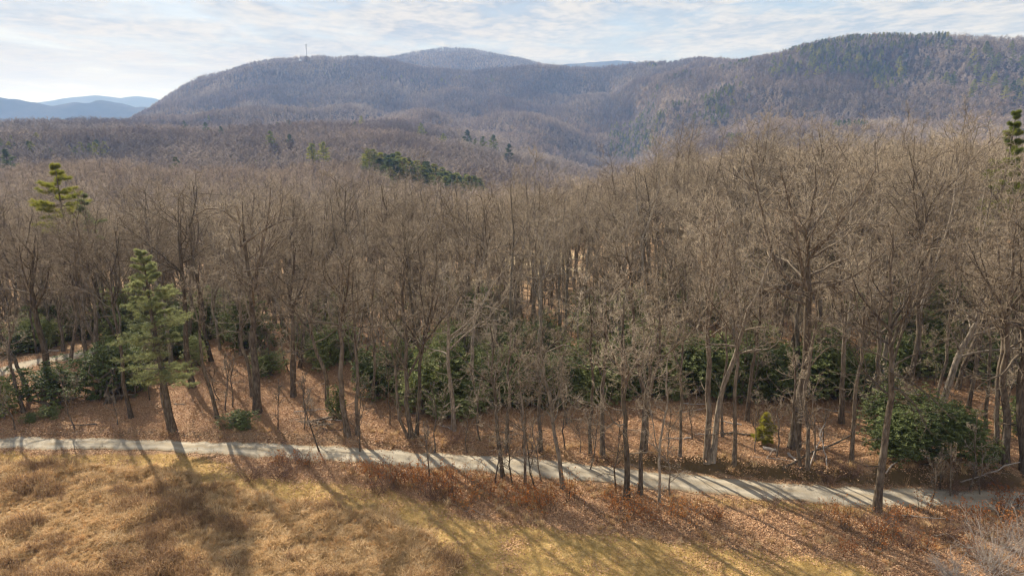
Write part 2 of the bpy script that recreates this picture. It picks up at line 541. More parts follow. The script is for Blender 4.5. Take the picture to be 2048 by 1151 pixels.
# ------------------------------------------------------------------ materials
def material(name, build, rough=0.9, spec=0.2, trans=0.0):
    m = bpy.data.materials.new(name)
    m.use_nodes = True
    k = NT(m.node_tree)
    col, bump = build(k)
    b = k.n('ShaderNodeBsdfPrincipled', {'Roughness': rough, 'Specular IOR Level': spec})
    if isinstance(col, bpy.types.NodeSocket):
        k.t.links.new(col, b.inputs['Base Color'])
    else:
        b.inputs['Base Color'].default_value = (*col, 1)
    if bump is not None:
        bn = k.n('ShaderNodeBump', {'Height': bump[0], 'Strength': bump[1], 'Distance': bump[2]})
        k.t.links.new(bn.outputs[0], b.inputs['Normal'])
    sh = b.outputs[0]
    if trans > 0:
        tr = k.n('ShaderNodeBsdfTranslucent')
        if isinstance(col, bpy.types.NodeSocket):
            k.t.links.new(col, tr.inputs[0])
        else:
            tr.inputs[0].default_value = (*col, 1)
        mx = k.n('ShaderNodeMixShader', {0: trans})
        k.t.links.new(sh, mx.inputs[1])
        k.t.links.new(tr.outputs[0], mx.inputs[2])
        sh = mx.outputs[0]
    k.n('ShaderNodeOutputMaterial', {'Surface': sh})
    return m


def objrand(k):
    return k.n('ShaderNodeObjectInfo').outputs['Random']


def bark(dark, mid, pale):
    def f(k):
        p = k.n('ShaderNodeTexCoord').outputs['Object']
        v = k.n('ShaderNodeVectorMath', {0: p, 1: (1, 1, 0.22)}, operation='MULTIPLY').outputs[0]
        n = k.noise(v, 9.0, 4, 0.65, 0.3)
        big = k.noise(p, 0.8, 3, 0.6)
        c = k.ramp(n, [(0.34, dark), (0.5, mid), (0.66, pale)])
        c = k.mix(k.ramp(big, [(0.48, 0.0), (0.66, 0.7)]), c, pale)
        r = objrand(k)
        c = k.mix(1.0, c, k.ramp(r, [(0.0, (0.62, 0.60, 0.56)), (0.5, (0.95, 0.92, 0.88)), (1.0, (1.25, 1.22, 1.18))]), 'MULTIPLY')
        return c, (n, 0.8, 0.05)
    return f


M_BARK = material('bark', bark((0.066, 0.052, 0.041), (0.138, 0.112, 0.088), (0.26, 0.225, 0.18)), 0.92, 0.15)
M_PALE = material('pale_bark', bark((0.11, 0.092, 0.075), (0.225, 0.195, 0.16), (0.36, 0.325, 0.275)), 0.92, 0.15)


def twigs(a, b, c):
    def f(k):
        col = k.ramp(objrand(k), [(0.0, a), (0.5, b), (1.0, c)])
        t = k.n('ShaderNodeAttribute', attribute_type='INSTANCER', attribute_name='tint').outputs['Vector']
        t = k.n('ShaderNodeVectorMath', {0: t, 1: (1, 1, 1)}, operation='ADD').outputs[0]
        return k.mix(1.0, col, t, 'MULTIPLY'), None
    return f


M_TWIG = material('twig', twigs((0.22, 0.172, 0.125), (0.36, 0.292, 0.212), (0.47, 0.395, 0.30)), 0.85, 0.2)
M_FARTWIG = material('far_twig', twigs((0.205, 0.172, 0.136), (0.28, 0.234, 0.182), (0.37, 0.316, 0.245)), 0.9, 0.1)
M_MIDTWIG = material('mid_twig', twigs((0.29, 0.232, 0.172), (0.39, 0.317, 0.238), (0.50, 0.415, 0.32)), 0.9, 0.1)


def leafmat(name, a, b, c, rough, spec, trans):
    def f(k):
        p = k.n('ShaderNodeTexCoord').outputs['Object']
        n = k.noise(p, 1.3, 2, 0.6)
        fine = k.noise(p, 14.0, 1, 0.5)
        x = k.math('ADD', k.math('MULTIPLY', n, 0.55), k.math('ADD', k.math('MULTIPLY', fine, 0.45), k.math('MULTIPLY', k.math('SUBTRACT', objrand(k), 0.5), 0.25)))
        return k.ramp(x, [(0.32, a), (0.5, b), (0.68, c)]), None
    return material(name, f, rough, spec, trans)


M_RHODO = leafmat('rhododendron_leaf', (0.075, 0.100, 0.034), (0.165, 0.200, 0.068), (0.33, 0.35, 0.14), 0.6, 0.22, 0.25)
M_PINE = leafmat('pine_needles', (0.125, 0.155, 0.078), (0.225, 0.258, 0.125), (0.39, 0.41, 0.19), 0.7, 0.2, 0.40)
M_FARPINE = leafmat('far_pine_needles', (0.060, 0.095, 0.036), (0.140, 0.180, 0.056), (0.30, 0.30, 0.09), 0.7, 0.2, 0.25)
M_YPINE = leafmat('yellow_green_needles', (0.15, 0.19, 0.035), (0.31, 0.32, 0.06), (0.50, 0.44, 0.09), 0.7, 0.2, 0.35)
M_BEECH = leafmat('dead_beech_leaf', (0.26, 0.09, 0.030), (0.46, 0.18, 0.050), (0.62, 0.31, 0.11), 0.7, 0.2, 0.30)
M_LITTER = material('fallen_leaf', lambda k: (k.ramp(k.noise(k.n('ShaderNodeTexCoord').outputs['Object'], 9.0, 2, 0.7), [(0.30, (0.19, 0.10, 0.055)), (0.45, (0.42, 0.235, 0.125)), (0.56, (0.60, 0.375, 0.215)), (0.70, (0.74, 0.55, 0.37))]), None), 0.75, 0.3, 0.12)


def strawmat(name, stops):
    return material(name, lambda k: (k.ramp(k.math('ADD', k.math('MULTIPLY', objrand(k), 0.62), k.math('MULTIPLY', k.noise(k.n('ShaderNodeTexCoord').outputs['Object'], 22.0, 1, 0.5), 0.38)), stops), None), 0.8, 0.2, 0.25)


M_STRAW = strawmat('straw', [(0.15, (0.31, 0.195, 0.09)), (0.38, (0.58, 0.395, 0.195)), (0.60, (0.76, 0.58, 0.35)), (0.85, (0.64, 0.36, 0.14))])
M_WEED = strawmat('dead_weed', [(0.2, (0.22, 0.14, 0.085)), (0.55, (0.40, 0.26, 0.145)), (0.85, (0.55, 0.37, 0.20))])
M_TURF = strawmat('turf', [(0.15, (0.38, 0.26, 0.095)), (0.4, (0.58, 0.405, 0.16)), (0.65, (0.68, 0.48, 0.23)), (0.9, (0.40, 0.33, 0.10))])
def gravel_build(k):
    p = k.n('ShaderNodeTexCoord').outputs['Object']
    tr = k.n('ShaderNodeAttribute', attribute_name='track').outputs['Fac']
    fine = k.noise(p, 26.0, 3, 0.75)
    big = k.noise(p, 0.7, 4, 0.65)
    c = k.mix(k.ramp(fine, [(0.36, 0.0), (0.64, 1.0)]), (0.25, 0.22, 0.175), (0.44, 0.40, 0.32))
    c = k.mix(k.ramp(tr, [(0.15, 0.0), (0.9, 0.55)]), c, (0.55, 0.495, 0.40))
    c = k.mix(k.ramp(k.math('MULTIPLY', tr, -1.0), [(0.05, 0.0), (0.7, 0.75)]), c, (0.29, 0.215, 0.125))
    c = k.mix(k.ramp(big, [(0.47, 0.0), (0.66, 0.45)]), c, (0.37, 0.295, 0.20))
    return c, (fine, 0.6, 0.03)


M_GRAVEL = material('gravel', gravel_build, 0.95, 0.1)


def ground_build(k):
    p = k.n('ShaderNodeTexCoord').outputs['Object']
    att = k.n('ShaderNodeAttribute', attribute_name='zone')
    s = k.n('ShaderNodeSeparateColor', {0: att.outputs['Color']})
    f1 = k.noise(p, 7.0, 4, 0.7)
    f2 = k.noise(p, 0.55, 4, 0.6)
    f3 = k.noise(p, 2.6, 4, 0.65, 0.5)
    litter = k.mix(k.ramp(f1, [(0.36, 0.0), (0.62, 1.0)]), (0.25, 0.15, 0.085), (0.58, 0.40, 0.25))
    litter = k.mix(k.ramp(f2, [(0.42, 0.0), (0.62, 0.55)]), litter, (0.16, 0.10, 0.058))
    mown = k.mix(k.ramp(f3, [(0.36, 0.0), (0.60, 1.0)]), (0.31, 0.22, 0.085), (0.57, 0.40, 0.18))
    mown = k.mix(k.ramp(f2, [(0.45, 0.0), (0.6, 0.6)]), mown, (0.44, 0.31, 0.11))
    rough = k.mix(k.ramp(f3, [(0.36, 0.0), (0.62, 1.0)]), (0.20, 0.13, 0.07), (0.46, 0.32, 0.17))
    c = k.mix(s.outputs[0], litter, mown)
    c = k.mix(s.outputs[1], c, rough)
    # clearings further back in the woods
    c = k.mix(s.outputs[2], c, k.mix(f3, (0.42, 0.33, 0.20), (0.55, 0.46, 0.30)))
    c = k.mix(att.outputs['Alpha'], c, k.mix(f1, (0.07, 0.045, 0.028), (0.17, 0.12, 0.055)))
    h = k.math('ADD', f1, k.math('MULTIPLY', f3, 0.8))
    return c, (h, 0.7, 0.09)


M_GROUND = material('ground', ground_build, 0.95, 0.1)


def hills_build(k):
    p = k.n('ShaderNodeTexCoord').outputs['Object']
    n = k.noise(p, 0.006, 5, 0.6)
    f = k.noise(p, 0.06, 4, 0.7)
    c = k.mix(k.ramp(n, [(0.4, 0.0), (0.6, 1.0)]), (0.095, 0.070, 0.055), (0.15, 0.11, 0.08))
    return k.mix(k.ramp(f, [(0.42, 0.0), (0.6, 0.8)]), c, (0.055, 0.055, 0.040)), (f, 1.0, 6.0)


M_HILLS = material('wooded_hillside', hills_build, 1.0, 0.0)
M_RIDGE = material('distant_ridge', lambda k: (lambda p: (k.mix(k.ramp(k.noise(p, 0.004, 6, 0.7), [(0.4, 0.0), (0.6, 1.0)]), (0.030, 0.034, 0.032), (0.060, 0.056, 0.050)), None))(k.n('ShaderNodeTexCoord').outputs['Object']), 1.0, 0.0)
M_STEEL = material('grey_galvanised_steel', lambda k: ((0.30, 0.31, 0.33), None), 0.5, 0.5)

# ------------------------------------------------------------------ ground and hills (one polar sheet, split by distance)
CLEAR = [(hit(905, 566), 6.5), (hit(1065, 520), 11.0), (hit(1100, 545), 6.0)]


def clearing(x, y):
    c = np.zeros_like(x)
    for p, r in CLEAR:
        c = np.maximum(c, 1 - sm(np.hypot((x - p[0]) * 0.8, (y - p[1]) * 0.55) + fbm(x / 5, y / 5, 2, 3) * 3, r * 0.7, r))
    return c


_gr = np.random.default_rng(5)
GROVE_PTS = []
while len(GROVE_PTS) < 105:
    u_, q_ = _gr.uniform(738, 960), _gr.random()
    D_ = 478 - q_ * np.interp(u_, [738, 780, 900, 960], [25, 70, 70, 30])
    d_ = ray(u_, 340)
    h_ = math.hypot(d_[0], d_[1])
    p_ = (d_[0] / h_ * D_, d_[1] / h_ * D_)
    if all((p_[0] - g[0]) ** 2 + (p_[1] - g[1]) ** 2 > 12 for g in GROVE_PTS):
        GROVE_PTS.append(p_)
_gp = np.array(GROVE_PTS)


def in_grove(x, y):
    m = np.zeros(len(x), bool)
    near_ = np.nonzero((np.hypot(x, y) > 380) & (np.hypot(x, y) < 500) & (x < 10) & (x > -130))[0]
    if len(near_):
        d = np.sqrt(((x[near_, None] - _gp[None, :, 0]) ** 2 + (y[near_, None] - _gp[None, :, 1]) ** 2)).min(1)
        m[near_] = d < 7
    return m


rings = np.concatenate([[0.5, 6, 12, 18, 24], np.arange(28, 84, 0.33), np.geomspace(84, 300, 110)])
rings2 = np.concatenate([np.geomspace(300, 4600, 190)])
rings3 = np.geomspace(4600, 17400, 60)
azs = np.radians(np.concatenate([np.arange(-180, -62, 4.0), np.arange(-62, -44, 0.9), np.arange(-44, 44, 0.27), np.arange(44, 62, 0.9), np.arange(62, 180, 4.0)]))


def polar(name, rr, mat, lab_zone=False):
    A, Rr = np.meshgrid(azs, rr)
    X, Y = Rr * np.sin(A), Rr * np.cos(A)
    Z = terrain(X, Y)
    n, m = Rr.shape
    i = np.arange(n - 1)[:, None] * m
    j = np.arange(m)[None, :]
    jn = (j + 1) % m
    q = np.stack([i + j, i + jn, i + m + jn, i + m + j], -1).reshape(-1, 4)
    parts = [(np.stack([X, Y, Z], -1).reshape(-1, 3), q[:, ::-1], 0)]
    me = mesh_from(name, parts, [mat])
    if lab_zone:
        a = me.attributes.new('zone', 'FLOAT_COLOR', 'POINT')
        mw, rf = zones(X.ravel(), Y.ravel())
        xb, yb = X.ravel(), Y.ravel()
        a.data.foreach_set('color', np.stack([mw, rf, clearing(xb, yb), bankmask(xb, yb)], -1).astype(np.float32).ravel())
    o = bpy.data.objects.new(name, me)
    return put(o, kind='structure')


polar('ground', rings, M_GROUND, True)
polar('hills', rings2, M_HILLS)
polar('distant_mountains', rings3, M_RIDGE)

# haze: even pale air from below the lowest ground to just above the highest thing
zmax, zmin = 0, 0
for o in COL.objects:
    if o.type == 'MESH':
        c = np.empty(len(o.data.vertices) * 3, np.float32)
        o.data.vertices.foreach_get('co', c)
        zmax, zmin = max(zmax, float(c[2::3].max())), min(zmin, float(c[2::3].min()))
HX, z0, z1 = 18500.0, zmin - 1.0, zmax + 12.0
hv = np.array([[x, y, z] for z in (z0, z1) for y in (-HX, HX) for x in (-HX, HX)], float)
hf = np.array([[0, 2, 3, 1], [4, 5, 7, 6], [0, 1, 5, 4], [2, 6, 7, 3], [0, 4, 6, 2], [1, 3, 7, 5]])
mh = bpy.data.materials.new('haze')
mh.use_nodes = True
k = NT(mh.node_tree)
vol = k.n('ShaderNodeVolumePrincipled', {'Color': (0.30, 0.50, 0.98, 1), 'Absorption Color': (1, 1, 1, 1), 'Density': 0.000125, 'Anisotropy': 0.1})
k.n('ShaderNodeOutputMaterial', {'Volume': vol.outputs[0]})
HAZE = put(bpy.data.objects.new('haze', mesh_from('haze', [(hv, hf, 0)], [mh], False)), kind='stuff')
HAZE['label'] = 'pale blue haze filling the air over the valley and hills'

# gravel road: crowned strip with ragged edges
xs = np.linspace(-62, 52, 420)
ts = np.linspace(0, 1, 13)
up_, lo_ = road_up(xs), road_lo(xs)
e1 = fbm(xs / 1.3, xs * 0, 4, 21) * 0.55 - 0.18
e2 = fbm(xs / 1.3, xs * 0 + 9, 4, 22) * 0.60 + 0.24
Y = (lo_ + e2)[:, None] * (1 - ts) + (up_ + e1)[:, None] * ts
X = np.repeat(xs[:, None], len(ts), 1)
Z = terrain(X, Y) * 0
mid = (up_ + lo_) / 2
Z = terrain(X, np.repeat(mid[:, None], len(ts), 1)) + 0.11 * (1 - (2 * ts - 1) ** 2) + 0.03 - 0.02 * np.exp(-((np.abs(2 * ts - 1) - 0.5) / 0.12) ** 2)
edge = (np.abs(2 * ts - 1) > 0.95)
Z = np.maximum(Z, terrain(X, Y) + 0.008 - 0.03 * edge)
n, m = X.shape
ii = np.arange(n - 1)[:, None] * m
jj = np.arange(m - 1)[None, :]
q = np.stack([ii + jj, ii + m + jj, ii + m + jj + 1, ii + jj + 1], -1).reshape(-1, 4)
rme = mesh_from('gravel_road', [(np.stack([X, Y, Z], -1).reshape(-1, 3), q, 0)], [M_GRAVEL])
ra = rme.attributes.new('track', 'FLOAT', 'POINT')
cross = np.abs(2 * ts - 1)[None, :] * np.ones_like(X)
ra.data.foreach_set('value', np.clip(np.exp(-((cross - 0.48) / 0.16) ** 2) - 0.25 * np.exp(-(cross / 0.16) ** 2) - 1.1 * sm(cross, 0.78, 1.0) + fbm(X / 2.2, Y / 0.8, 3, 55) * 0.7, -1, 1).astype(np.float32).ravel())
put(bpy.data.objects.new('gravel_road', rme), kind='structure')

# the drive that loops off through the trees on the far left
dr = [(-120, 770, 2.2), (0, 742, 1.9), (70, 722, 1.9), (150, 707, 1.9), (225, 692, 1.8), (290, 676, 1.6), (345, 668, 1.5)]
dp = np.array([gp(u, v) + (w,) for u, v, w in dr])
tt = np.linspace(0, len(dp) - 1, 60)
dpi = np.stack([np.interp(tt, np.arange(len(dp)), dp[:, c]) for c in range(3)], -1)
tan = nrm(np.gradient(dpi[:, :2], axis=0))
nr = np.stack([-tan[:, 1], tan[:, 0]], -1)
cr = np.linspace(-1, 1, 7)
XY = dpi[:, None, :2] + nr[:, None, :] * (cr[None, :, None] * dpi[:, None, 2:3])
Zd = terrain(XY[..., 0], XY[..., 1]) + 0.05 - 0.06 * (np.abs(cr)[None] > 0.9)
n, m = XY.shape[:2]
ii = np.arange(n - 1)[:, None] * m
jj = np.arange(m - 1)[None, :]
q = np.stack([ii + jj, ii + m + jj, ii + m + jj + 1, ii + jj + 1], -1).reshape(-1, 4)
put(bpy.data.objects.new('woodland_track', mesh_from('woodland_track', [(np.concatenate([XY, Zd[..., None]], -1).reshape(-1, 3), q[:, ::-1], 0)], [M_GRAVEL])), kind='structure')
DRIVE = dpi


def near_drive(x, y, pad):
    d = np.full(np.shape(x), 1e9)
    for p in DRIVE[::3]:
        d = np.minimum(d, np.hypot(x - p[0], y - p[1]) - p[2])
    return d < pad


# ------------------------------------------------------------------ scatter as ONE stuff object
HIDDEN = {}


def scatter(name, P, rz, scl, idx, variants, label, tilt=None, tint=None):
    """geometry-nodes instances of variant meshes on loose points"""
    c = bpy.data.collections.new(name + '_sources')
    for i, me in enumerate(variants):
        o = bpy.data.objects.new('%s_source_%03d' % (name, i), me)
        c.objects.link(o)
    HIDDEN[name] = c
    me = bpy.data.meshes.new(name)
    me.vertices.add(len(P))
    me.vertices.foreach_set('co', np.asarray(P, np.float32).ravel())
    a = me.attributes.new('idx', 'INT', 'POINT')
    a.data.foreach_set('value', np.asarray(idx, np.int32))
    a = me.attributes.new('rot', 'FLOAT_VECTOR', 'POINT')
    rot = np.zeros((len(P), 3))
    rot[:, 2] = rz
    if tilt is not None:
        rot[:, :2] = tilt
    a.data.foreach_set('vector', rot.astype(np.float32).ravel())
    a = me.attributes.new('scl', 'FLOAT_VECTOR', 'POINT')
    scl = np.asarray(scl, float)
    if scl.ndim == 1:
        scl = np.repeat(scl[:, None], 3, 1)
    a.data.foreach_set('vector', scl.astype(np.float32).ravel())
    if tint is not None:
        a = me.attributes.new('tint', 'FLOAT_VECTOR', 'POINT')
        a.data.foreach_set('vector', tint.astype(np.float32).ravel())
    o = put(bpy.data.objects.new(name, me), kind='stuff')
    o['label'] = label
    g = bpy.data.node_groups.new(name, 'GeometryNodeTree')
    g.interface.new_socket('Geometry', in_out='INPUT', socket_type='NodeSocketGeometry')
    g.interface.new_socket('Geometry', in_out='OUTPUT', socket_type='NodeSocketGeometry')
    N, Lk = g.nodes, g.links
    gi, go = N.new('NodeGroupInput'), N.new('NodeGroupOutput')
    ci = N.new('GeometryNodeCollectionInfo')
    ci.inputs['Collection'].default_value = c
    ci.inputs['Separate Children'].default_value = True
    ci.inputs['Reset Children'].default_value = True
    iop = N.new('GeometryNodeInstanceOnPoints')
    iop.inputs['Pick Instance'].default_value = True

    def attr(nm, ty):
        x = N.new('GeometryNodeInputNamedAttribute')
        x.data_type = ty
        x.inputs['Name'].default_value = nm
        return x.outputs['Attribute']
    er = N.new('FunctionNodeEulerToRotation')
    Lk.new(attr('rot', 'FLOAT_VECTOR'), er.inputs[0])
    Lk.new(gi.outputs[0], iop.inputs['Points'])
    Lk.new(ci.outputs[0], iop.inputs['Instance'])
    Lk.new(attr('idx', 'INT'), iop.inputs['Instance Index'])
    Lk.new(er.outputs[0], iop.inputs['Rotation'])
    Lk.new(attr('scl', 'FLOAT_VECTOR'), iop.inputs['Scale'])
    Lk.new(iop.outputs[0], go.inputs[0])
    md = o.modifiers.new('scatter', 'NODES')
    md.node_group = g
    return o


# ------------------------------------------------------------------ leafy geometry
def leaf_quads(C, D, N, ln, wd, mi=0):
    """diamond leaves: base C, direction D, normal N"""
    D, N = nrm(D), nrm(N)
    Sd = nrm(np.cross(D, N))
    ln, wd = ln[:, None], wd[:, None]
    a, b = C, C + D * ln
    m = C + D * ln * 0.5 + nrm(np.cross(Sd, D)) * ln * 0.06
    v = np.stack([a, m + Sd * wd * 0.5, b, m - Sd * wd * 0.5], 1).reshape(-1, 3)
    f = (np.arange(len(C)) * 4)[:, None] + np.array([[0, 1, 2, 3]])
    return v, f, mi


def needles(C, D, ln, wd, spread, per, rng, mi=0):
    """tufts: per narrow triangles round each direction"""
    n = len(C)
    Cc, Dd = np.repeat(C, per, 0), np.repeat(nrm(D), per, 0)
    d = nrm(Dd + rng.normal(size=(n * per, 3)) * spread)
    s = nrm(np.cross(d, rng.normal(size=(n * per, 3))))
    l = (np.repeat(ln, per) * rng.uniform(0.7, 1.2, n * per))[:, None]
    v = np.stack([Cc - s * wd / 2, Cc + s * wd / 2, Cc + d * l], 1).reshape(-1, 3)
    f = (np.arange(n * per) * 3)[:, None] + np.array([[0, 1, 2]])
    return v, f, mi


def rhodo_mesh(seed, rx, ry, h, ncl, lobes=5, leaf=0.17, rlo=0.38, rhi=0.62, off=0.55):
    """broad evergreen shrub: whorls of drooping leaves over an uneven dome, with stems within"""
    rng = np.random.default_rng(seed)
    cen = np.stack([rng.uniform(-off, off, lobes) * rx, rng.uniform(-off, off, lobes) * ry, rng.uniform(0.22, 0.70, lobes) * h], -1)
    cen[0] = (0, 0, h * 0.5)
    rad = rng.uniform(rlo, rhi, lobes)
    which = rng.integers(0, lobes, ncl)
    d = nrm(rng.normal(size=(ncl, 3)) + [0, 0, 0.15])
    sh = rng.uniform(0.62, 1.03, ncl) ** 0.7
    C = cen[which] + d * (rad[which] * sh)[:, None] * np.array([rx, ry, h * 0.8])
    C += rng.normal(size=C.shape) * 0.06
    keep = (C[:, 2] > 0.05)
    C, d = C[keep], d[keep]
    per = 7
    n = len(C)
    Cc, dd = np.repeat(C, per, 0), np.repeat(d, per, 0)
    az = np.tile(np.arange(per) * 2 * np.pi / per, n) + np.repeat(rng.uniform(0, 6, n), per)
    out = np.stack([np.cos(az), np.sin(az), np.zeros_like(az)], -1)
    dirs = nrm(out + dd * 0.55 + [0, 0, -0.15] + rng.normal(size=out.shape) * 0.2)
    nn = nrm(dd * 0.5 + [0, 0, 0.9] + rng.normal(size=out.shape) * 0.25)
    m = len(Cc)
    fol = leaf_quads(Cc, dirs, nn, rng.uniform(0.7, 1.2, m) * leaf, rng.uniform(0.34, 0.44, m) * leaf * 1.05)
    ns = 14
    ends = C[rng.integers(0, len(C), ns)] * [0.8, 0.8, 0.85]
    st = np.stack([rng.normal(size=ns) * 0.25, rng.normal(size=ns) * 0.2, np.full(ns, -0.1)], -1)
    P = st[:, None] * (1 - np.linspace(0, 1, 5))[None, :, None] + ends[:, None] * np.linspace(0, 1, 5)[None, :, None]
    P[:, 1:-1] += rng.normal(size=(ns, 3, 3)) * 0.12
    R = np.repeat(np.linspace(0.045, 0.014, 5)[None], ns, 0)
    return [fol], tparts(P, R, 4, 0, rng)


def pine_parts(seed, H, r0, crown_t0, width, whorls, per, lod='near', flat=0.0, lean=0.0, gaps=0.15, tuft=None, rounded=False):
    rng = np.random.default_rng(seed)
    K = 12
    t = np.linspace(0, 1, K)
    P = np.stack([np.cumsum(rng.normal(size=K)) * 0.012 * H * 0.2 + lean * t * H, np.cumsum(rng.normal(size=K)) * 0.002 * H, t * H], -1)
    P[0] = 0
    R = r0 * (1 - t) ** 0.85 + 0.02
    R[0] *= 1.3
    sides = 8 if lod == 'near' else 4
    trunk = tparts(P[None], R[None], sides, 0, rng)
    hs = crown_t0 + (1 - crown_t0) * (np.linspace(0, 1, whorls) ** 0.95) * 0.97
    ts_, azz, ln = [], [], []
    for h in hs:
        q = (h - crown_t0) / (1 - crown_t0)
        prof = (1 - q) ** 0.75 * (0.55 + 0.45 * min(1, q * 4)) if not rounded else (1 - q ** 1.5) ** 0.95 * (0.66 + 0.34 * min(1, q * 3)) * 1.1
        for j in range(per):
            if rng.random() < gaps:
                continue
            ts_.append(h + rng.normal() * 0.006)
            azz.append(rng.uniform(0, 2 * np.pi))
            ln.append(width * prof * rng.uniform(0.55, 1.25) + width * 0.06)
    ts_, azz, ln = np.array(ts_), np.array(azz), np.array(ln)
    st = np.stack([np.interp(ts_, t, P[:, c]) for c in range(3)], -1)
    q = (ts_ - crown_t0) / (1 - crown_t0)
    rise = np.interp(q, [0, 0.5, 1], [-0.05, 0.18, 0.9]) * (1 - flat)
    d = np.stack([np.cos(azz), np.sin(azz), rise], -1)
    B = grow(st, d, ln, 5, 0.07, 0.045, rng)
    BR = (0.012 + 0.012 * ln)[:, None] * (1 - 0.8 * np.linspace(0, 1, 5)[None])
    limbs = tparts(B, BR, 4 if lod == 'near' else 3, 0, rng)
    nsub = {'near': 18, 'mid': 6}[lod]
    Q, QR, QL = children(B, BR, ln, nsub, 0.18, 1.0, (48, 12), 0.40, 3, 0.12, 0.03, rng, 0.6, 0.008, 0.55)
    # keep side shoots in the plane of the branch: layered plates
    Q[:, 1:, 2] = Q[:, :1, 2] + (Q[:, 1:, 2] - Q[:, :1, 2]) * 0.35 + 0.04
    if lod == 'near':
        limbs += tparts(Q, QR, 3, 0, rng, pointed=True)
    nt_ = {'near': 6, 'mid': 3}[lod]
    idx = np.repeat(np.arange(len(Q)), nt_)
    tq = np.tile(np.linspace(0.25, 1.0, nt_), len(Q))
    p, tan_, _, _ = at_path(Q, idx, tq)
    tl = tuft or {'near': 0.24, 'mid': 0.62}[lod]
    wd = {'near': 0.019, 'mid': 0.20}[lod]
    up = nrm(tan_ + [0, 0, 0.45])
    fol = [needles(p + rng.normal(size=p.shape) * 0.03, up, np.full(len(p), tl), wd, 0.62, {'near': 13, 'mid': 4}[lod], rng, 0)]
    # leader tip
    tipc = P[-1:] + np.zeros((6, 3)) - np.linspace(0, 0.6, 6)[:, None] * [0, 0, 1]
    fol.append(needles(tipc, np.tile([[0, 0, 1.0]], (6, 1)), np.full(6, tl), wd, 0.6, 6, rng, 0))
    return trunk, limbs, fol


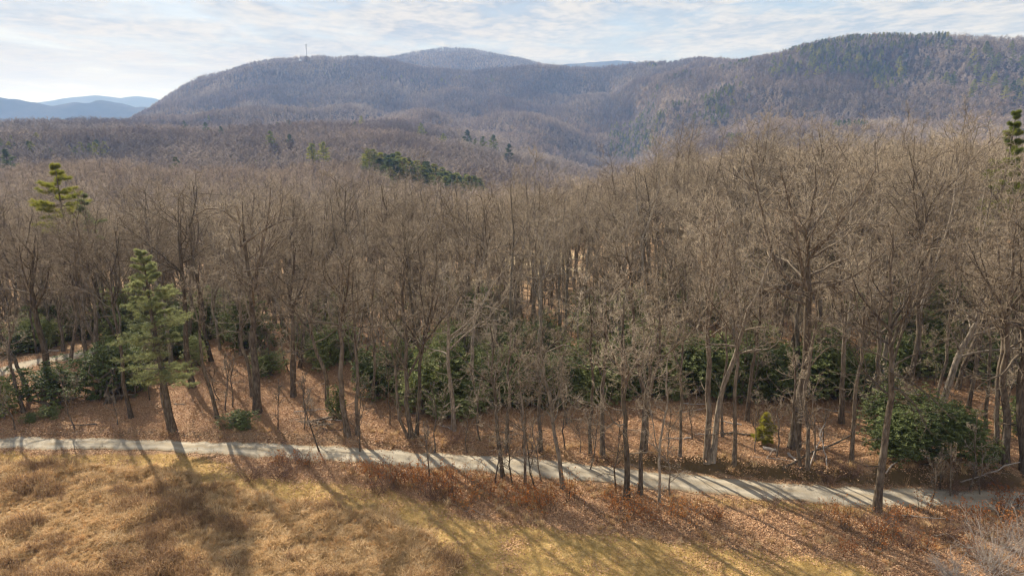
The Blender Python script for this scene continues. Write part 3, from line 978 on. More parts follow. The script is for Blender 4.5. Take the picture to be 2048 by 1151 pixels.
# ------------------------------------------------------------------ foreground trees read from the photograph
# (label, trunk pixels from the ground up, trunk width in pixels, pale?, first limb at, limbs, spread)
HEROES = [
    ('giant straight grey hardwood behind the road, thickest trunk, beside the bright green sapling', [(1588, 896), (1606, 561), (1613, 397), (1618, 262)], 21, 0, 0.52, 17, 0.36),
    ('pale tall tree in the brush on the field side, before the big rhododendron', [(1754, 1022), (1764, 900), (1779, 726), (1791, 543), (1800, 300)], 14, 0, 0.42, 14, 0.34),
    ('tree leaning strongly right out of the top of the big round rhododendron', [(1867, 860), (1907, 720), (1968, 592), (2050, 520), (2120, 440)], 13, 1, 0.42, 12, 0.36),
    ('tall grey trunk just right of the big rhododendron, the stouter of a close pair', [(2010, 928), (2014, 760), (2019, 592), (2024, 300)], 13, 0, 0.45, 14, 0.34),
    ('dark mossy slim trunk right of the big rhododendron, the thinner of a close pair', [(1992, 922), (2000, 740), (2010, 560), (2005, 400)], 8, 0, 0.55, 9, 0.26),
    ('thick trunk at the right edge of the picture above the road', [(2052, 945), (2050, 800), (2060, 560), (2070, 290)], 17, 0, 0.45, 14, 0.34),
    ('upright stem of the double trunk behind the road bend', [(1414, 922), (1414, 695), (1407, 544), (1412, 330)], 13, 0, 0.5, 13, 0.33),
    ('right-leaning stem of the double trunk behind the road bend', [(1424, 920), (1450, 750), (1490, 640), (1520, 540), (1560, 380)], 12, 1, 0.5, 11, 0.30),
    ('slim straight grey tree standing alone by the bank between double trunk and green sapling', [(1468, 926), (1470, 760), (1476, 600), (1480, 430)], 8, 0, 0.5, 10, 0.26),
    ('slender tree leaning right, behind the double trunk', [(1493, 842), (1504, 720), (1511, 640), (1530, 440)], 8, 0, 0.5, 10, 0.26),
    ('small dark trunk close behind the double trunk', [(1445, 873), (1448, 760), (1452, 640), (1460, 500)], 5, 0, 0.5, 9, 0.22),
    ('slim tree in front of the giant trunk beside the fallen branches', [(1615, 936), (1622, 800), (1640, 640), (1652, 480)], 7, 0, 0.5, 9, 0.24),
    ('short thin twin stem left of the fallen branches', [(1601, 938), (1600, 860), (1606, 760), (1600, 640)], 6, 0, 0.5, 8, 0.20),
    ('thin tall tree left of the big rhododendron, curving right', [(1703, 923), (1706, 820), (1718, 700), (1734, 560), (1738, 400)], 7, 0, 0.5, 10, 0.24),
    ('medium tree well behind the giant trunk, in front of the evergreen thicket', [(1683, 848), (1684, 700), (1679, 561), (1690, 360)], 10, 0, 0.45, 12, 0.32),
    ('dark stout tree on the field side of the road, centre right of the picture', [(1254, 997), (1250, 850), (1250, 690), (1256, 500)], 12, 0, 0.40, 13, 0.34),
    ('tree on the field side of the road leaning right beside the dark stout one', [(1280, 988), (1284, 880), (1296, 780), (1312, 640), (1322, 480)], 9, 0, 0.42, 11, 0.30),
    ('thin whitish tree on the roadside right of the dark stout pair', [(1318, 1008), (1322, 900), (1334, 780), (1342, 650)], 5, 1, 0.30, 10, 0.24),
    ('leaning tree with pale top at the field edge of the road, in the middle', [(1126, 977), (1112, 860), (1096, 750), (1088, 610)], 9, 1, 0.38, 12, 0.30),
    ('curved tree bending left over the road, in front of the evergreen clump', [(1006, 955), (992, 850), (976, 740), (966, 600)], 8, 0, 0.35, 12, 0.32),
    ('thin leaning sapling tree between the curved tree and the pale-topped one', [(1051, 968), (1046, 860), (1052, 760), (1060, 660)], 5, 0, 0.35, 10, 0.24),
    ('straight pinkish grey trunk behind the road, against the evergreen clump', [(907, 859), (908, 740), (907, 640), (914, 430)], 10, 1, 0.50, 12, 0.30),
    ('multi-stemmed tree forking near the ground, left of the evergreen clump, main stem', [(824, 876), (812, 800), (820, 680), (808, 540), (820, 420)], 10, 0, 0.30, 13, 0.34),
    ('right stem of the low-forking tree by the evergreen clump', [(832, 874), (842, 800), (848, 690), (870, 560), (880, 440)], 8, 0, 0.36, 11, 0.30),
    ('left stem of the low-forking tree leaning far left', [(818, 876), (796, 820), (790, 700), (762, 620)], 6, 0, 0.4, 9, 0.24),
    ('tall grey tree at the road edge beside the stick pile, left stem of a pair', [(695, 870), (684, 780), (680, 660), (687, 537), (700, 390)], 12, 0, 0.48, 14, 0.34),
    ('slimmer straight tree at the road edge beside the stick pile, right stem of a pair', [(715, 869), (714, 760), (712, 640), (716, 460)], 8, 0, 0.5, 11, 0.28),
    ('dark slim tree standing in open leaf litter behind the paired trunks', [(747, 805), (746, 720), (744, 600), (748, 440)], 6, 0, 0.5, 10, 0.26),
    ('tree leaning left out of the leaf slope above the stick pile', [(656, 812), (648, 740), (624, 680), (608, 600), (600, 430)], 9, 0, 0.45, 12, 0.32),
    ('straight dark trunk on the leaf slope between the big oak and the stick pile', [(587, 793), (583, 690), (578, 560), (580, 380)], 11, 0, 0.48, 13, 0.34),
    ('big dark oak with crooked limbs above the low roadside rhododendron', [(515, 826), (506, 700), (491, 560), (474, 430), (468, 352)], 16, 0, 0.52, 17, 0.38),
    ('thin tree leaning left on the leaf slope right of the white pine', [(435, 836), (420, 770), (404, 711), (402, 560), (398, 430)], 7, 0, 0.5, 10, 0.26),
    ('stout dark tree right behind the white pine with a leaning base', [(385, 776), (372, 700), (365, 580), (356, 460), (350, 370)], 12, 0, 0.48, 14, 0.34),
    ('dark tree behind the wide left rhododendron thicket, right of the pair', [(193, 752), (187, 600), (165, 540), (148, 440), (150, 380)], 9, 0, 0.48, 12, 0.32),
    ('dark tree behind the wide left rhododendron thicket, left of the pair', [(178, 738), (158, 640), (146, 540), (120, 400)], 8, 0, 0.48, 12, 0.32),
    ('double dark trunk left of the wide rhododendron thicket', [(100, 766), (84, 690), (66, 610), (56, 500), (52, 400)], 12, 0, 0.48, 13, 0.34),
    ('leaning trunk at far left in front of the fallen pale logs', [(62, 800), (34, 745), (8, 698), (-40, 600)], 8, 0, 0.5, 10, 0.26),
    ('tilted thin tree at the left edge behind the road', [(48, 826), (24, 760), (6, 700), (-6, 560)], 6, 0, 0.45, 10, 0.26),
    ('grey tree behind the road between the bend and the middle of the picture', [(1205, 911), (1206, 800), (1212, 680), (1216, 470)], 10, 0, 0.45, 12, 0.30),
    ('slim straight tree behind the road, left neighbour of the grey one', [(1181, 910), (1180, 800), (1178, 680), (1172, 500)], 7, 0, 0.45, 10, 0.26),
    ('short stout tree just behind the road in front of the dark evergreens', [(1082, 904), (1080, 830), (1082, 740), (1090, 560)], 8, 0, 0.42, 11, 0.28),
    ('tree just behind the road near the curved roadside tree', [(1014, 904), (1012, 830), (1004, 740), (1008, 560)], 8, 0, 0.42, 11, 0.28),
    ('slim tree behind the road right of the dark stout pair', [(1360, 915), (1362, 830), (1364, 700), (1372, 520)], 6, 0, 0.45, 10, 0.26),
    ('leaning tree behind the road seen through the dark stout pair', [(1290, 905), (1300, 800), (1312, 690), (1330, 480)], 9, 0, 0.45, 12, 0.30),
    ('slender dark trunk on the leaf floor right behind the big rhododendron', [(1971, 868), (1972, 760), (1974, 640), (1968, 420)], 6, 0, 0.5, 10, 0.26),
    ('tree on the leaf floor behind the big rhododendron, half hidden', [(1937, 818), (1946, 720), (1954, 600), (1950, 380)], 7, 0, 0.48, 11, 0.28),
    ('grey tree rising behind the left flank of the big rhododendron', [(1749, 826), (1752, 720), (1758, 600), (1764, 380)], 10, 0, 0.48, 12, 0.32),
]
# great limbs of single trees: index of the tree -> (pixels along the limb, radius, drift towards or away from the viewer per point)
LIMBS = {
    0: [([(1606, 566), (1580, 556), (1558, 530), (1547, 490), (1540, 440), (1528, 380), (1520, 320)], 0.20, 0.3),
        ([(1610, 585), (1650, 565), (1690, 545), (1718, 520), (1740, 490)], 0.13, -0.5),
        ([(1604, 582), (1570, 578), (1535, 574), (1500, 566)], 0.10, -0.4),
        ([(1616, 470), (1640, 440), (1665, 420), (1690, 370), (1712, 330)], 0.12, 0.5)],
    1: [([(1782, 690), (1810, 640), (1850, 605), (1890, 580), (1925, 560)], 0.11, 0.4),
        ([(1780, 740), (1806, 748), (1840, 775), (1870, 810)], 0.08, -0.6),
        ([(1784, 660), (1750, 620), (1728, 590), (1716, 550)], 0.10, 0.3)],
    2: [([(1907, 715), (1935, 700), (1975, 690), (2020, 684), (2060, 676)], 0.12, -0.4),
        ([(1985, 580), (2010, 560), (2040, 548), (2080, 530)], 0.10, 0.4)],
    18: [([(1092, 720), (1060, 700), (1040, 720), (1020, 760)], 0.05, -0.5), ([(1094, 700), (1130, 680), (1150, 690), (1170, 720)], 0.05, -0.4)],
    30: [([(474, 440), (450, 415), (425, 410), (400, 425)], 0.11, -0.4), ([(480, 490), (520, 460), (560, 440), (590, 436)], 0.12, 0.4), ([(488, 540), (530, 530), (575, 548)], 0.08, -0.4)],
    22: [([(820, 690), (795, 665), (775, 640), (765, 615)], 0.08, 0.3)],
}
hero_xy = []
for i, (lab, pxs, wpx, pale, lt, nl, spr) in enumerate(HEROES):
    b = hit(*pxs[0])
    D = b[1]
    pts = []
    for (u, v) in pxs:
        d = ray(u, v)
        t = D / d[1]
        pts.append((d[0] * t, 0.0, CAM_Z + d[2] * t))
    pts = np.array(pts) - [b[0], 0, b[2]]
    pts[:, 1] = np.linspace(0, rg.normal() * 0.8, len(pts))
    slant = math.sqrt(b[0] ** 2 + b[1] ** 2 + CAM_Z ** 2)
    r0 = 0.5 * wpx * slant / F * 0.92
    H = pts[-1][2]
    small = wpx < 9
    ext = []
    for (pp, rr_, dy) in LIMBS.get(i, []):
        q_ = []
        for n_, (u, v) in enumerate(pp):
            d = ray(u, v)
            t = D / d[1]
            q_.append((d[0] * t - b[0], dy * n_, CAM_Z + d[2] * t - b[2]))
        ext.append((q_, rr_))
    cut = np.linspace(0, 0.84 if not small else 0.88, 12) * (len(pts) - 1)
    pts = np.stack([np.interp(cut, np.arange(len(pts)), pts[:, c]) for c in range(3)], -1)
    tr, cw = bare_tree(1000 + i, pts, r0, 'near', lt, nl if not small else max(6, nl - 4), spr * (0.95 if not small else 0.8), 1.0, stubs=3 if not small else 5, fine=3 if not small else 2, extra=ext)
    bk = M_PALE if pale else M_BARK
    root = empty('bare_tree', (b[0], b[1], b[2] - 0.1), lab, 'tree', 'leafless trees along the gravel road')
    put(bpy.data.objects.new('trunk', mesh_from('trunk', tr, [bk])), root)
    put(bpy.data.objects.new('crown', mesh_from('crown', cw, [bk, M_TWIG])), root)
    hero_xy.append(b[:2])
hero_xy = np.array(hero_xy)

# ------------------------------------------------------------------ rhododendrons
RH = [rhodo_mesh(200 + i, 1.0 + 0.3 * (i % 2), 1.0, 1.0 + 0.25 * (i % 3), 700, 8 + i % 3, 0.105, 0.26, 0.52, 0.62) for i in range(5)]
RH_F = [mesh_from('foliage', f, [M_RHODO], False) for f, s in RH]
RH_S = [mesh_from('stems', s, [M_BARK]) for f, s in RH]
RHODOS = [  # u, v base, half width m, depth m, height m, label
    (1842, 935, 4.9, 4.0, 5.4, 'large round glossy rhododendron beside the road, biggest evergreen shrub'),
    (480, 858, 1.3, 1.1, 1.3, 'low round rhododendron at the foot of the big oak by the road'),
    (676, 842, 0.8, 0.8, 2.2, 'narrow upright rhododendron behind the tall grey pair at the road edge'),
    (125, 815, 3.0, 2.4, 3.9, 'left end of the wide rhododendron thicket near the leaning trunks'),
    (215, 808, 3.0, 2.6, 4.6, 'wide rhododendron in the thick of the left thicket'),
    (268, 784, 2.5, 2.2, 4.0, 'rhododendron at the right end of the left thicket beside the white pine'),
    (62, 846, 0.6, 0.6, 0.8, 'tiny bright rhododendron at the road edge below the left thicket'),
    (6, 838, 1.3, 1.3, 2.5, 'dark rhododendron cut by the left edge of the picture'),
    (100, 838, 0.8, 0.7, 1.1, 'small loose rhododendron between the tiny one and the thicket'),
    (2048, 880, 1.7, 1.6, 3.0, 'rhododendron at the right edge of the picture behind the trunk pair'),
    (850, 830, 2.6, 2.2, 5.6, 'tall dense rhododendron behind the low-forking tree'),
    (885, 800, 2.4, 2.2, 5.5, 'tall rhododendron next to the pinkish grey trunk'),
    (800, 780, 1.6, 1.6, 3.6, 'rhododendron left of the tall dense one'),
    (540, 752, 1.8, 1.6, 2.6, 'yellowish rhododendron on the slope behind the big oak'),
    (905, 838, 1.7, 1.4, 1.8, 'dark low rhododendron at the foot of the pinkish trunk'),
    (960, 826, 2.2, 1.8, 2.7, 'dark rhododendron behind the curved roadside tree'),
    (1030, 822, 2.3, 1.8, 3.2, 'dark rhododendron behind the stout short tree'),
    (1110, 820, 2.3, 1.8, 3.6, 'dark rhododendron behind the pale-topped leaning tree'),
    (1165, 800, 2.1, 1.8, 3.3, 'dark rhododendron behind the slim straight tree in the middle'),
    (1390, 790, 2.6, 2.2, 4.6, 'rhododendron in the long thicket behind the upright double trunk'),
    (1470, 802, 2.6, 2.2, 5.0, 'rhododendron in the long thicket behind the slim straight grey tree'),
    (1545, 808, 2.6, 2.2, 4.8, 'rhododendron in the long thicket just left of the giant trunk'),
    (1640, 804, 2.6, 2.2, 4.8, 'rhododendron in the long thicket just right of the giant trunk'),
    (1735, 806, 2.5, 2.0, 4.4, 'rhododendron in the long thicket above the big round shrub'),
    (1330, 782, 2.4, 2.0, 4.4, 'rhododendron at the left end of the long thicket'),
    (1250, 772, 2.0, 1.8, 3.0, 'rhododendron behind the dark stout pair of roadside trees'),
    (1980, 770, 2.4, 2.0, 3.2, 'rhododendron in the thicket behind the right trunk pair'),
    (2030, 760, 2.4, 2.0, 3.4, 'rhododendron in the thicket at the right edge of the picture'),
]
rh_xy = []
for i, (u, v, hw, dp_, h, lab) in enumerate(RHODOS):
    b = hit(u, v)
    y0 = b[1] + dp_ * 0.5
    p = (b[0] * (y0 / b[1]), y0)
    rh_xy.append((p[0], p[1], max(hw, dp_)))
    root = empty('rhododendron', (p[0], p[1], float(terrain(p[0], p[1])) - 0.05), lab, 'shrub', 'rhododendrons under the trees')
    if hw > 2.5 and h > 4 and i == 0:
        f, s = rhodo_mesh(777, 1.0, 0.95, 1.0, 7000, 24, 0.048, 0.16, 0.36, 0.72)
        fm, sm_ = mesh_from('foliage', f, [M_RHODO], False), mesh_from('stems', s, [M_BARK])
    else:
        fm, sm_ = RH_F[i % 5], RH_S[i % 5]
    # bounds-normalised scale
    for nm, me in (('foliage', fm), ('stems', sm_)):
        o = put(bpy.data.objects.new(nm, me), root)
        o.scale = (hw, dp_, h) if i == 0 else (hw * 1.3, dp_ * 1.25, h * 1.05)
    root.rotation_euler[2] = 0 if i == 0 else rg.uniform(0, 6.28)
rh_xy = np.array(rh_xy)

# ------------------------------------------------------------------ pines
def pine(name, base, H, r0, ct, w, wh, per, seed, label, mat, lod='near', group=None, lean=0.0, flat=0.0, gaps=0.15, cat='tree', tuft=None, rounded=False):
    tr, lb, fo = pine_parts(seed, H, r0, ct, w, wh, per, lod, flat, lean, gaps, tuft, rounded)
    root = empty(name, (base[0], base[1], base[2] - 0.1), label, cat, group)
    put(bpy.data.objects.new('trunk', mesh_from('trunk', tr, [M_BARK])), root)
    put(bpy.data.objects.new('branches', mesh_from('branches', lb, [M_BARK])), root)
    put(bpy.data.objects.new('foliage', mesh_from('foliage', fo, [mat], False)), root)
    return root


b = hit(347, 862)
pine('white_pine', b, 15.7, 0.27, 0.28, 3.05, 18, 7, 5, 'lone green white pine with layered boughs standing by the road', M_PINE, lean=-0.042, flat=0.5, gaps=0.22, tuft=0.21, rounded=True)
b = hit(1527, 887)
pine('pine_sapling', b, 2.6, 0.03, 0.18, 0.95, 11, 6, 6, 'small bright green pine sapling left of the giant trunk', M_YPINE, gaps=0.05, tuft=0.16)
b = hit(338, 858)
root = empty('bare_tree', b - [0, 0, 0.1], 'dark slim trunk touching the white pine at its foot', 'tree', 'leafless trees along the gravel road')
tr, cw = bare_tree(1900, [(0, 0, 0), (-0.25, 0.1, 3), (-0.1, 0.2, 6), (0.1, 0.2, 9)], 0.13, 'near', 0.5, 8, 0.22)
put(bpy.data.objects.new('trunk', mesh_from('trunk', tr, [M_BARK])), root)
put(bpy.data.objects.new('crown', mesh_from('crown', cw, [M_BARK, M_TWIG])), root)


def at_dist(u, v_top, D):
    """ground point in the direction of pixel column u at distance D, and the tree height that reaches v_top"""
    d = ray(u, v_top)
    h = math.hypot(d[0], d[1])
    x, y = d[0] / h * D, d[1] / h * D
    z = float(terrain(x, y))
    return np.array([x, y, z]), CAM_Z + d[2] / h * D - z


b, H = at_dist(108, 330, 105)
pine('white_pine', b, H, 0.35, 0.62, 3.3, 11, 8, 21, 'yellow-green flat-topped pine rising above the bare woods at far left', M_YPINE, flat=0.6, gaps=0.3, tuft=0.42, rounded=True)
b, H = at_dist(168, 390, 100)
pine('white_pine', b, H, 0.2, 0.7, 2.0, 7, 5, 22, 'small rounded green pine top just right of the flat-topped pine', M_PINE, tuft=0.35)
b, H = at_dist(2034, 210, 95)
pine('white_pine', b, H * 0.97, 0.35, 0.5, 2.6, 13, 7, 23, 'green pine at the right edge rising above the bare woods', M_YPINE, gaps=0.3, tuft=0.36)

def unit_conifer(i, seed, mat, wmul=1.0):
    """conifer of unit height made at 16 m and scaled down"""
    tr, lb, fo = pine_parts(seed, 16.0, 0.26, 0.16 + 0.08 * (i % 3), 3.1 * wmul + 0.5 * (i % 2), 12, 5, 'mid', 0.1, 0, 0.22, 0.75)
    s = 1 / 16.0
    t = [(v * s, f, m) for v, f, m in tr + lb]
    f_ = [(v * s, f, m) for v, f, m in fo]
    return mesh_from('trunk', t, [M_BARK]), mesh_from('foliage', f_, [mat], False)


UC = [unit_conifer(i, 320 + i, [M_FARPINE, M_YPINE][i in (1, 3, 5)]) for i in range(6)]  # odd ones: sunlit look put into the needle colour as yellow-green


def conifer(b, H, i, label, group, name='conifer', wide=1.0):
    root = empty(name, (b[0], b[1], b[2] - 0.3), label, 'tree', group, rg.uniform(0, 6.28))
    for nm, me in zip(('trunk', 'foliage'), UC[i % 6]):
        o = put(bpy.data.objects.new(nm, me), root)
        o.scale = (H * wide * 1.45, H * wide * 1.45, H)
    return root


# (u, v of the top, distance, height, label)
SINGLES = [
    (368, 242, 1150, 17, 'dark green conifer on the skyline of the left plateau, leftmost of three'),
    (410, 248, 1000, 19, 'dark green conifer on the left plateau, middle of three'),
    (442, 258, 950, 16, 'dark green conifer on the left plateau, right one of three'),
    (541, 270, 760, 22, 'tall green conifer left above the pale grove behind the valley'),
    (579, 268, 780, 14, 'small green conifer between two tall ones behind the valley'),
    (622, 283, 640, 17, 'yellow-green tall conifer, left of the tall pair behind the valley'),
    (645, 282, 640, 18, 'yellow-green slim conifer, right of the tall pair behind the valley'),
    (709, 246, 1050, 16, 'small conifer standing alone below the left mountain'),
    (722, 232, 1200, 16, 'pale green conifer at the foot of the left mountain'),
    (555, 245, 1050, 15, 'green conifer pair member on the plateau, left'),
    (578, 245, 1050, 17, 'green conifer pair member on the plateau, right'),
    (351, 300, 520, 13, 'round dull green tree above the dark slope at left'),
    (842, 246, 1000, 17, 'pale conifer left of the small green group under the middle mountain'),
    (987, 260, 900, 19, 'dark conifer at the right of the small green group under the middle mountain'),
    (1018, 288, 820, 16, 'dark green conifer alone on the slope left of the ravine'),
    (886, 262, 900, 13, 'yellowish small conifer on the slope under the middle mountain'),
    (935, 258, 950, 17, 'green conifer in the middle of the small green group'),
    (965, 262, 930, 15, 'green conifer inside the small green group near its right end'),
    (950, 272, 900, 13, 'low green conifer at the foot of the small green group'),
    (7, 284, 620, 15, 'dark conifer at the left edge above the dark slope'),
]
for i, (u, v, D, H, lab) in enumerate(SINGLES):
    d = ray(u, v)
    h = math.hypot(d[0], d[1])
    b_, need = at_dist(u, v, D)
    Hh = min(max(need, H * 1.15), H * 1.7)
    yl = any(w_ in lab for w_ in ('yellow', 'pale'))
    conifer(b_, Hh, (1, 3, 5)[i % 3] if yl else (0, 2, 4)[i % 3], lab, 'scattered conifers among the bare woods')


def con_zone(n, us, vs, Ds, Hs, label, group, wide=1.0):
    for j in range(n):
        u, D = rg.uniform(*us), rg.uniform(*Ds)
        v = vs(u, (D - Ds[0]) / (Ds[1] - Ds[0])) if callable(vs) else rg.uniform(*vs)
        b_, need = at_dist(u, v, D)
        H_ = rg.uniform(*Hs)
        conifer(b_, H_, j, label, group, wide=wide)


def con_hit(n, ubox, vbox, Hs, label, group, wide=1.0, cond=None):
    k_ = 0
    while k_ < n:
        u, v = rg.uniform(*ubox), rg.uniform(*vbox)
        if cond is not None and not cond(u, v):
            continue
        k_ += 1
        p = hit(u, v, 250, 5000, 13.0)
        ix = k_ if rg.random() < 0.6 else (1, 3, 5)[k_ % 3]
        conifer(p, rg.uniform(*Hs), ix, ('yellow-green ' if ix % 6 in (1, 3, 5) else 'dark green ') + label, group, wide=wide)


for j_ in range(105):
    p = GROVE_PTS[j_]
    conifer((p[0], p[1], float(terrain(*p))), rg.uniform(18, 22), (0, 2, 4, 1, 0, 3)[j_ % 6], ('sunlit-coloured yellow-green' if j_ % 6 in (3, 5) else 'dark green') + ' pine packed in the long pine grove across the valley', 'pines of the long grove across the valley', wide=1.35)
con_hit(16, (440, 570), (308, 326), (9, 13), 'conifer in the low broken row above the dark slope', 'conifers of the low row above the dark slope', 1.2)
con_hit(9, (155, 215), (280, 300), (12, 16), 'conifer in the small cluster on the left plateau', 'conifers of the small cluster on the left plateau', 1.2)
con_hit(12, (0, 75), (268, 292), (13, 17), 'conifer in the loose row at the left end of the plateau', 'conifers in the loose row at far left', 1.0)
con_hit(5, (85, 150), (285, 300), (12, 16), 'conifer between the loose row and the small cluster at left', 'conifers between row and cluster at left', 1.0)
con_hit(22, (745, 990), (150, 166), (14, 19), 'pine in the strip high on the left mountain', 'pines of the strip high on the left mountain', 1.1, lambda u, v: v < 164 - 0.02 * (u - 745))
con_hit(6, (640, 720), (122, 165), (12, 16), 'conifer scattered below the mast on the left mountain', 'conifers below the mast')
con_hit(40, (1540, 1680), (92, 150), (20, 28), 'pine on the left shoulder of the right mountain', 'pines on the shoulder of the right mountain', 1.0, lambda u, v: v > 88 + (1640 - u) * 0.25 and v < 160 - (u - 1540) * 0.1)
con_hit(46, (1640, 2048), (95, 205), (24, 34), 'conifer scattered on the steep face of the right mountain', 'conifers on the steep face of the right mountain', 1.0, lambda u, v: v < 110 + (u - 1640) * 0.26)
con_hit(18, (1370, 1560), (120, 270), (14, 19), 'conifer along the spur running down to the ravine', 'conifers along the spur above the ravine', 1.0, lambda u, v: abs(v - (270 - (u - 1370) * 0.85)) < 38)
con_hit(6, (1240, 1380), (225, 300), (13, 17), 'conifer on the shaded wall of the ravine', 'conifers in the ravine')
con_hit(5, (300, 420), (165, 240), (10, 14), 'small conifer along the left skyline slope of the mountain', 'conifers on the left skyline slope')
con_hit(8, (1290, 1312), (126, 134), (16, 22), 'conifer in the tuft on the saddle skyline', 'conifers in the tuft on the saddle skyline')

# ------------------------------------------------------------------ woods: individual trees near, ONE stuff object beyond
def stem(H, seed):
    rng = np.random.default_rng(seed)
    k_ = 5
    x = np.cumsum(rng.normal(size=k_)) * 0.03 * H
    y = np.cumsum(rng.normal(size=k_)) * 0.03 * H
    p = np.stack([x - x[0], y - y[0], np.linspace(0, H, k_)], -1)
    return p


NV = []
for i in range(9):
    H = 14.2 + (i % 4) * 1.3
    slim = i >= 6
    tr, cw = bare_tree(500 + i, stem(H, 40 + i), 0.20 + 0.03 * (i % 3) - (0.09 if slim else 0), 'near', 0.54 + 0.04 * (i % 3), 12 if not slim else 7, (0.33, 0.40, 0.36)[i % 3] if not slim else 0.22, fine=3)
    if i == 5:
        cw = cw[:4]
    bk = M_PALE if i % 3 == 1 else M_BARK
    NV.append((mesh_from('trunk', tr, [bk]), mesh_from('crown', cw, [bk, M_TWIG]), slim, i % 3 == 1))


def in_front(x, y, a):
    return np.abs(np.arctan2(x, y)) < a


def poisson(n_try, rmin, rmax, amax, spacing, rng, existing):
    """dart throwing on a grid, density set by spacing"""
    r = np.sqrt(rng.uniform(rmin ** 2, rmax ** 2, n_try))
    a = rng.uniform(-amax, amax, n_try)
    x, y = r * np.sin(a), r * np.cos(a)
    keep = []
    grid = {}
    s = spacing
    for p in existing:
        grid.setdefault((int(p[0] // s), int(p[1] // s)), []).append((p[0], p[1]))
    ok = (y > road_up(x) + 1.2) & ~near_drive(x, y, 0.8) & (clearing(x, y) < 0.3)
    for i in np.nonzero(ok)[0]:
        cx, cy = int(x[i] // s), int(y[i] // s)
        bad = False
        for gx in (cx - 1, cx, cx + 1):
            for gy in (cy - 1, cy, cy + 1):
                for q in grid.get((gx, gy), ()):
                    if (q[0] - x[i]) ** 2 + (q[1] - y[i]) ** 2 < s * s:
                        bad = True
                        break
        if not bad:
            grid.setdefault((cx, cy), []).append((x[i], y[i]))
            keep.append(i)
    return np.stack([x[keep], y[keep]], -1)


rng = np.random.default_rng(77)
N1 = poisson(5200, 46, 150, RAD(58), 3.25, rng, hero_xy)
az1 = np.abs(np.arctan2(N1[:, 0], N1[:, 1]))
rr1 = np.hypot(N1[:, 0], N1[:, 1])
# leave the litter floor near the road rather open, as in the photograph
gap = N1[:, 1] - road_up(N1[:, 0])
openf = (gap < 16) & (rng.random(len(N1)) < 0.80)
in_rh = np.zeros(len(N1), bool)
N1, az1, rr1 = N1[~openf], az1[~openf], rr1[~openf]
seen = az1 < RAD(41)
order = np.argsort(np.where(seen, rr1, 1e9))
n_ind = 300 - len(HEROES) - 2
ind, rest = order[:n_ind], order[n_ind:]
nz = terrain(N1[:, 0], N1[:, 1])


def zone_label(x, y, slim, pale):
    """where in the woods the tree stands, named by what it stands near"""
    u = 1024 + F * x / (y * CP + CAM_Z * SP)
    look = ('slim ' if slim else 'full-crowned ') + ('pale grey' if pale else 'dark grey')
    row = 'in front ranks' if math.hypot(x, y) < 72 else ('in middle ranks' if math.hypot(x, y) < 88 else 'far back')
    for lim, t_ in ANCH:
        if u < lim:
            return look + ' tree ' + row + ' ' + t_
    return look


_an = [(25, 'at the left edge'), (80, 'behind the leaning trunk at far left'), (125, 'behind the double dark trunk at left'), (185, 'behind the left end of the rhododendron thicket'), (245, 'behind the thick of the left rhododendron thicket'),
       (300, 'just left of the lone white pine'), (350, 'behind the lone white pine'), (395, 'behind the stout dark tree right of the pine'), (440, 'behind the thin left-leaning tree'), (490, 'just left of the big dark oak'),
       (535, 'behind the big dark oak'), (600, 'behind the straight dark slope trunk'), (660, 'behind the dark stick heap'), (705, 'behind the paired roadside trunks'), (760, 'just right of the paired roadside trunks'),
       (815, 'behind the low-forking tree'), (870, 'behind the tall dense rhododendron'), (925, 'behind the pinkish grey trunk'), (985, 'behind the curved roadside tree'), (1050, 'behind the thin middle saplings'),
       (1110, 'behind the pale-topped leaning tree'), (1170, 'between the pale-topped tree and the roadside grey ones'), (1230, 'behind the grey pair beyond the road'), (1290, 'behind the dark stout roadside pair'), (1345, 'behind the thin whitish tree'),
       (1400, 'just left of the double trunk'), (1450, 'behind the double trunk'), (1500, 'behind the lone slim grey tree'), (1555, 'behind the bright green sapling'), (1610, 'behind the giant trunk'), (1665, 'just right of the giant trunk'),
       (1720, 'behind the thin curving tree'), (1780, 'behind the pale tall field-side tree'), (1850, 'behind the crown of the big round shrub'), (1920, 'behind the strongly leaning tree'), (1985, 'just left of the trunk pair at right'), (2035, 'behind the trunk pair at right'), (9999, 'at the right edge')]
ANCH = _an


for j in ind:
    v = int(rng.choice(9, p=[0.12, 0.12, 0.12, 0.11, 0.10, 0.05, 0.13, 0.13, 0.12]))
    tm, cm, slim, pale = NV[v]
    x, y = N1[j]
    s = rng.uniform(0.76, 1.14) * (0.97 + 0.21 * float(sm(x / y, 0.12, 0.42)))
    lab = zone_label(x, y, slim, pale)
    root = empty('bare_tree', (x, y, nz[j] - 0.12), lab, 'tree', 'leafless trees of the woods behind the road', rng.uniform(0, 6.28))
    root.rotation_euler[0] = rng.normal() * 0.07
    root.rotation_euler[1] = rng.normal() * 0.07
    root.scale = (s, s, s * rng.uniform(0.94, 1.06))
    put(bpy.data.objects.new('trunk', tm), root)
    put(bpy.data.objects.new('crown', cm), root)

near_src = []
for i in range(4):
    tr, cw = NV[i * 2][0], NV[i * 2][1]
MIDM, FARM = [], []


def joined(tr, cw, mats):
    return mesh_from('tree', tr + cw, mats)


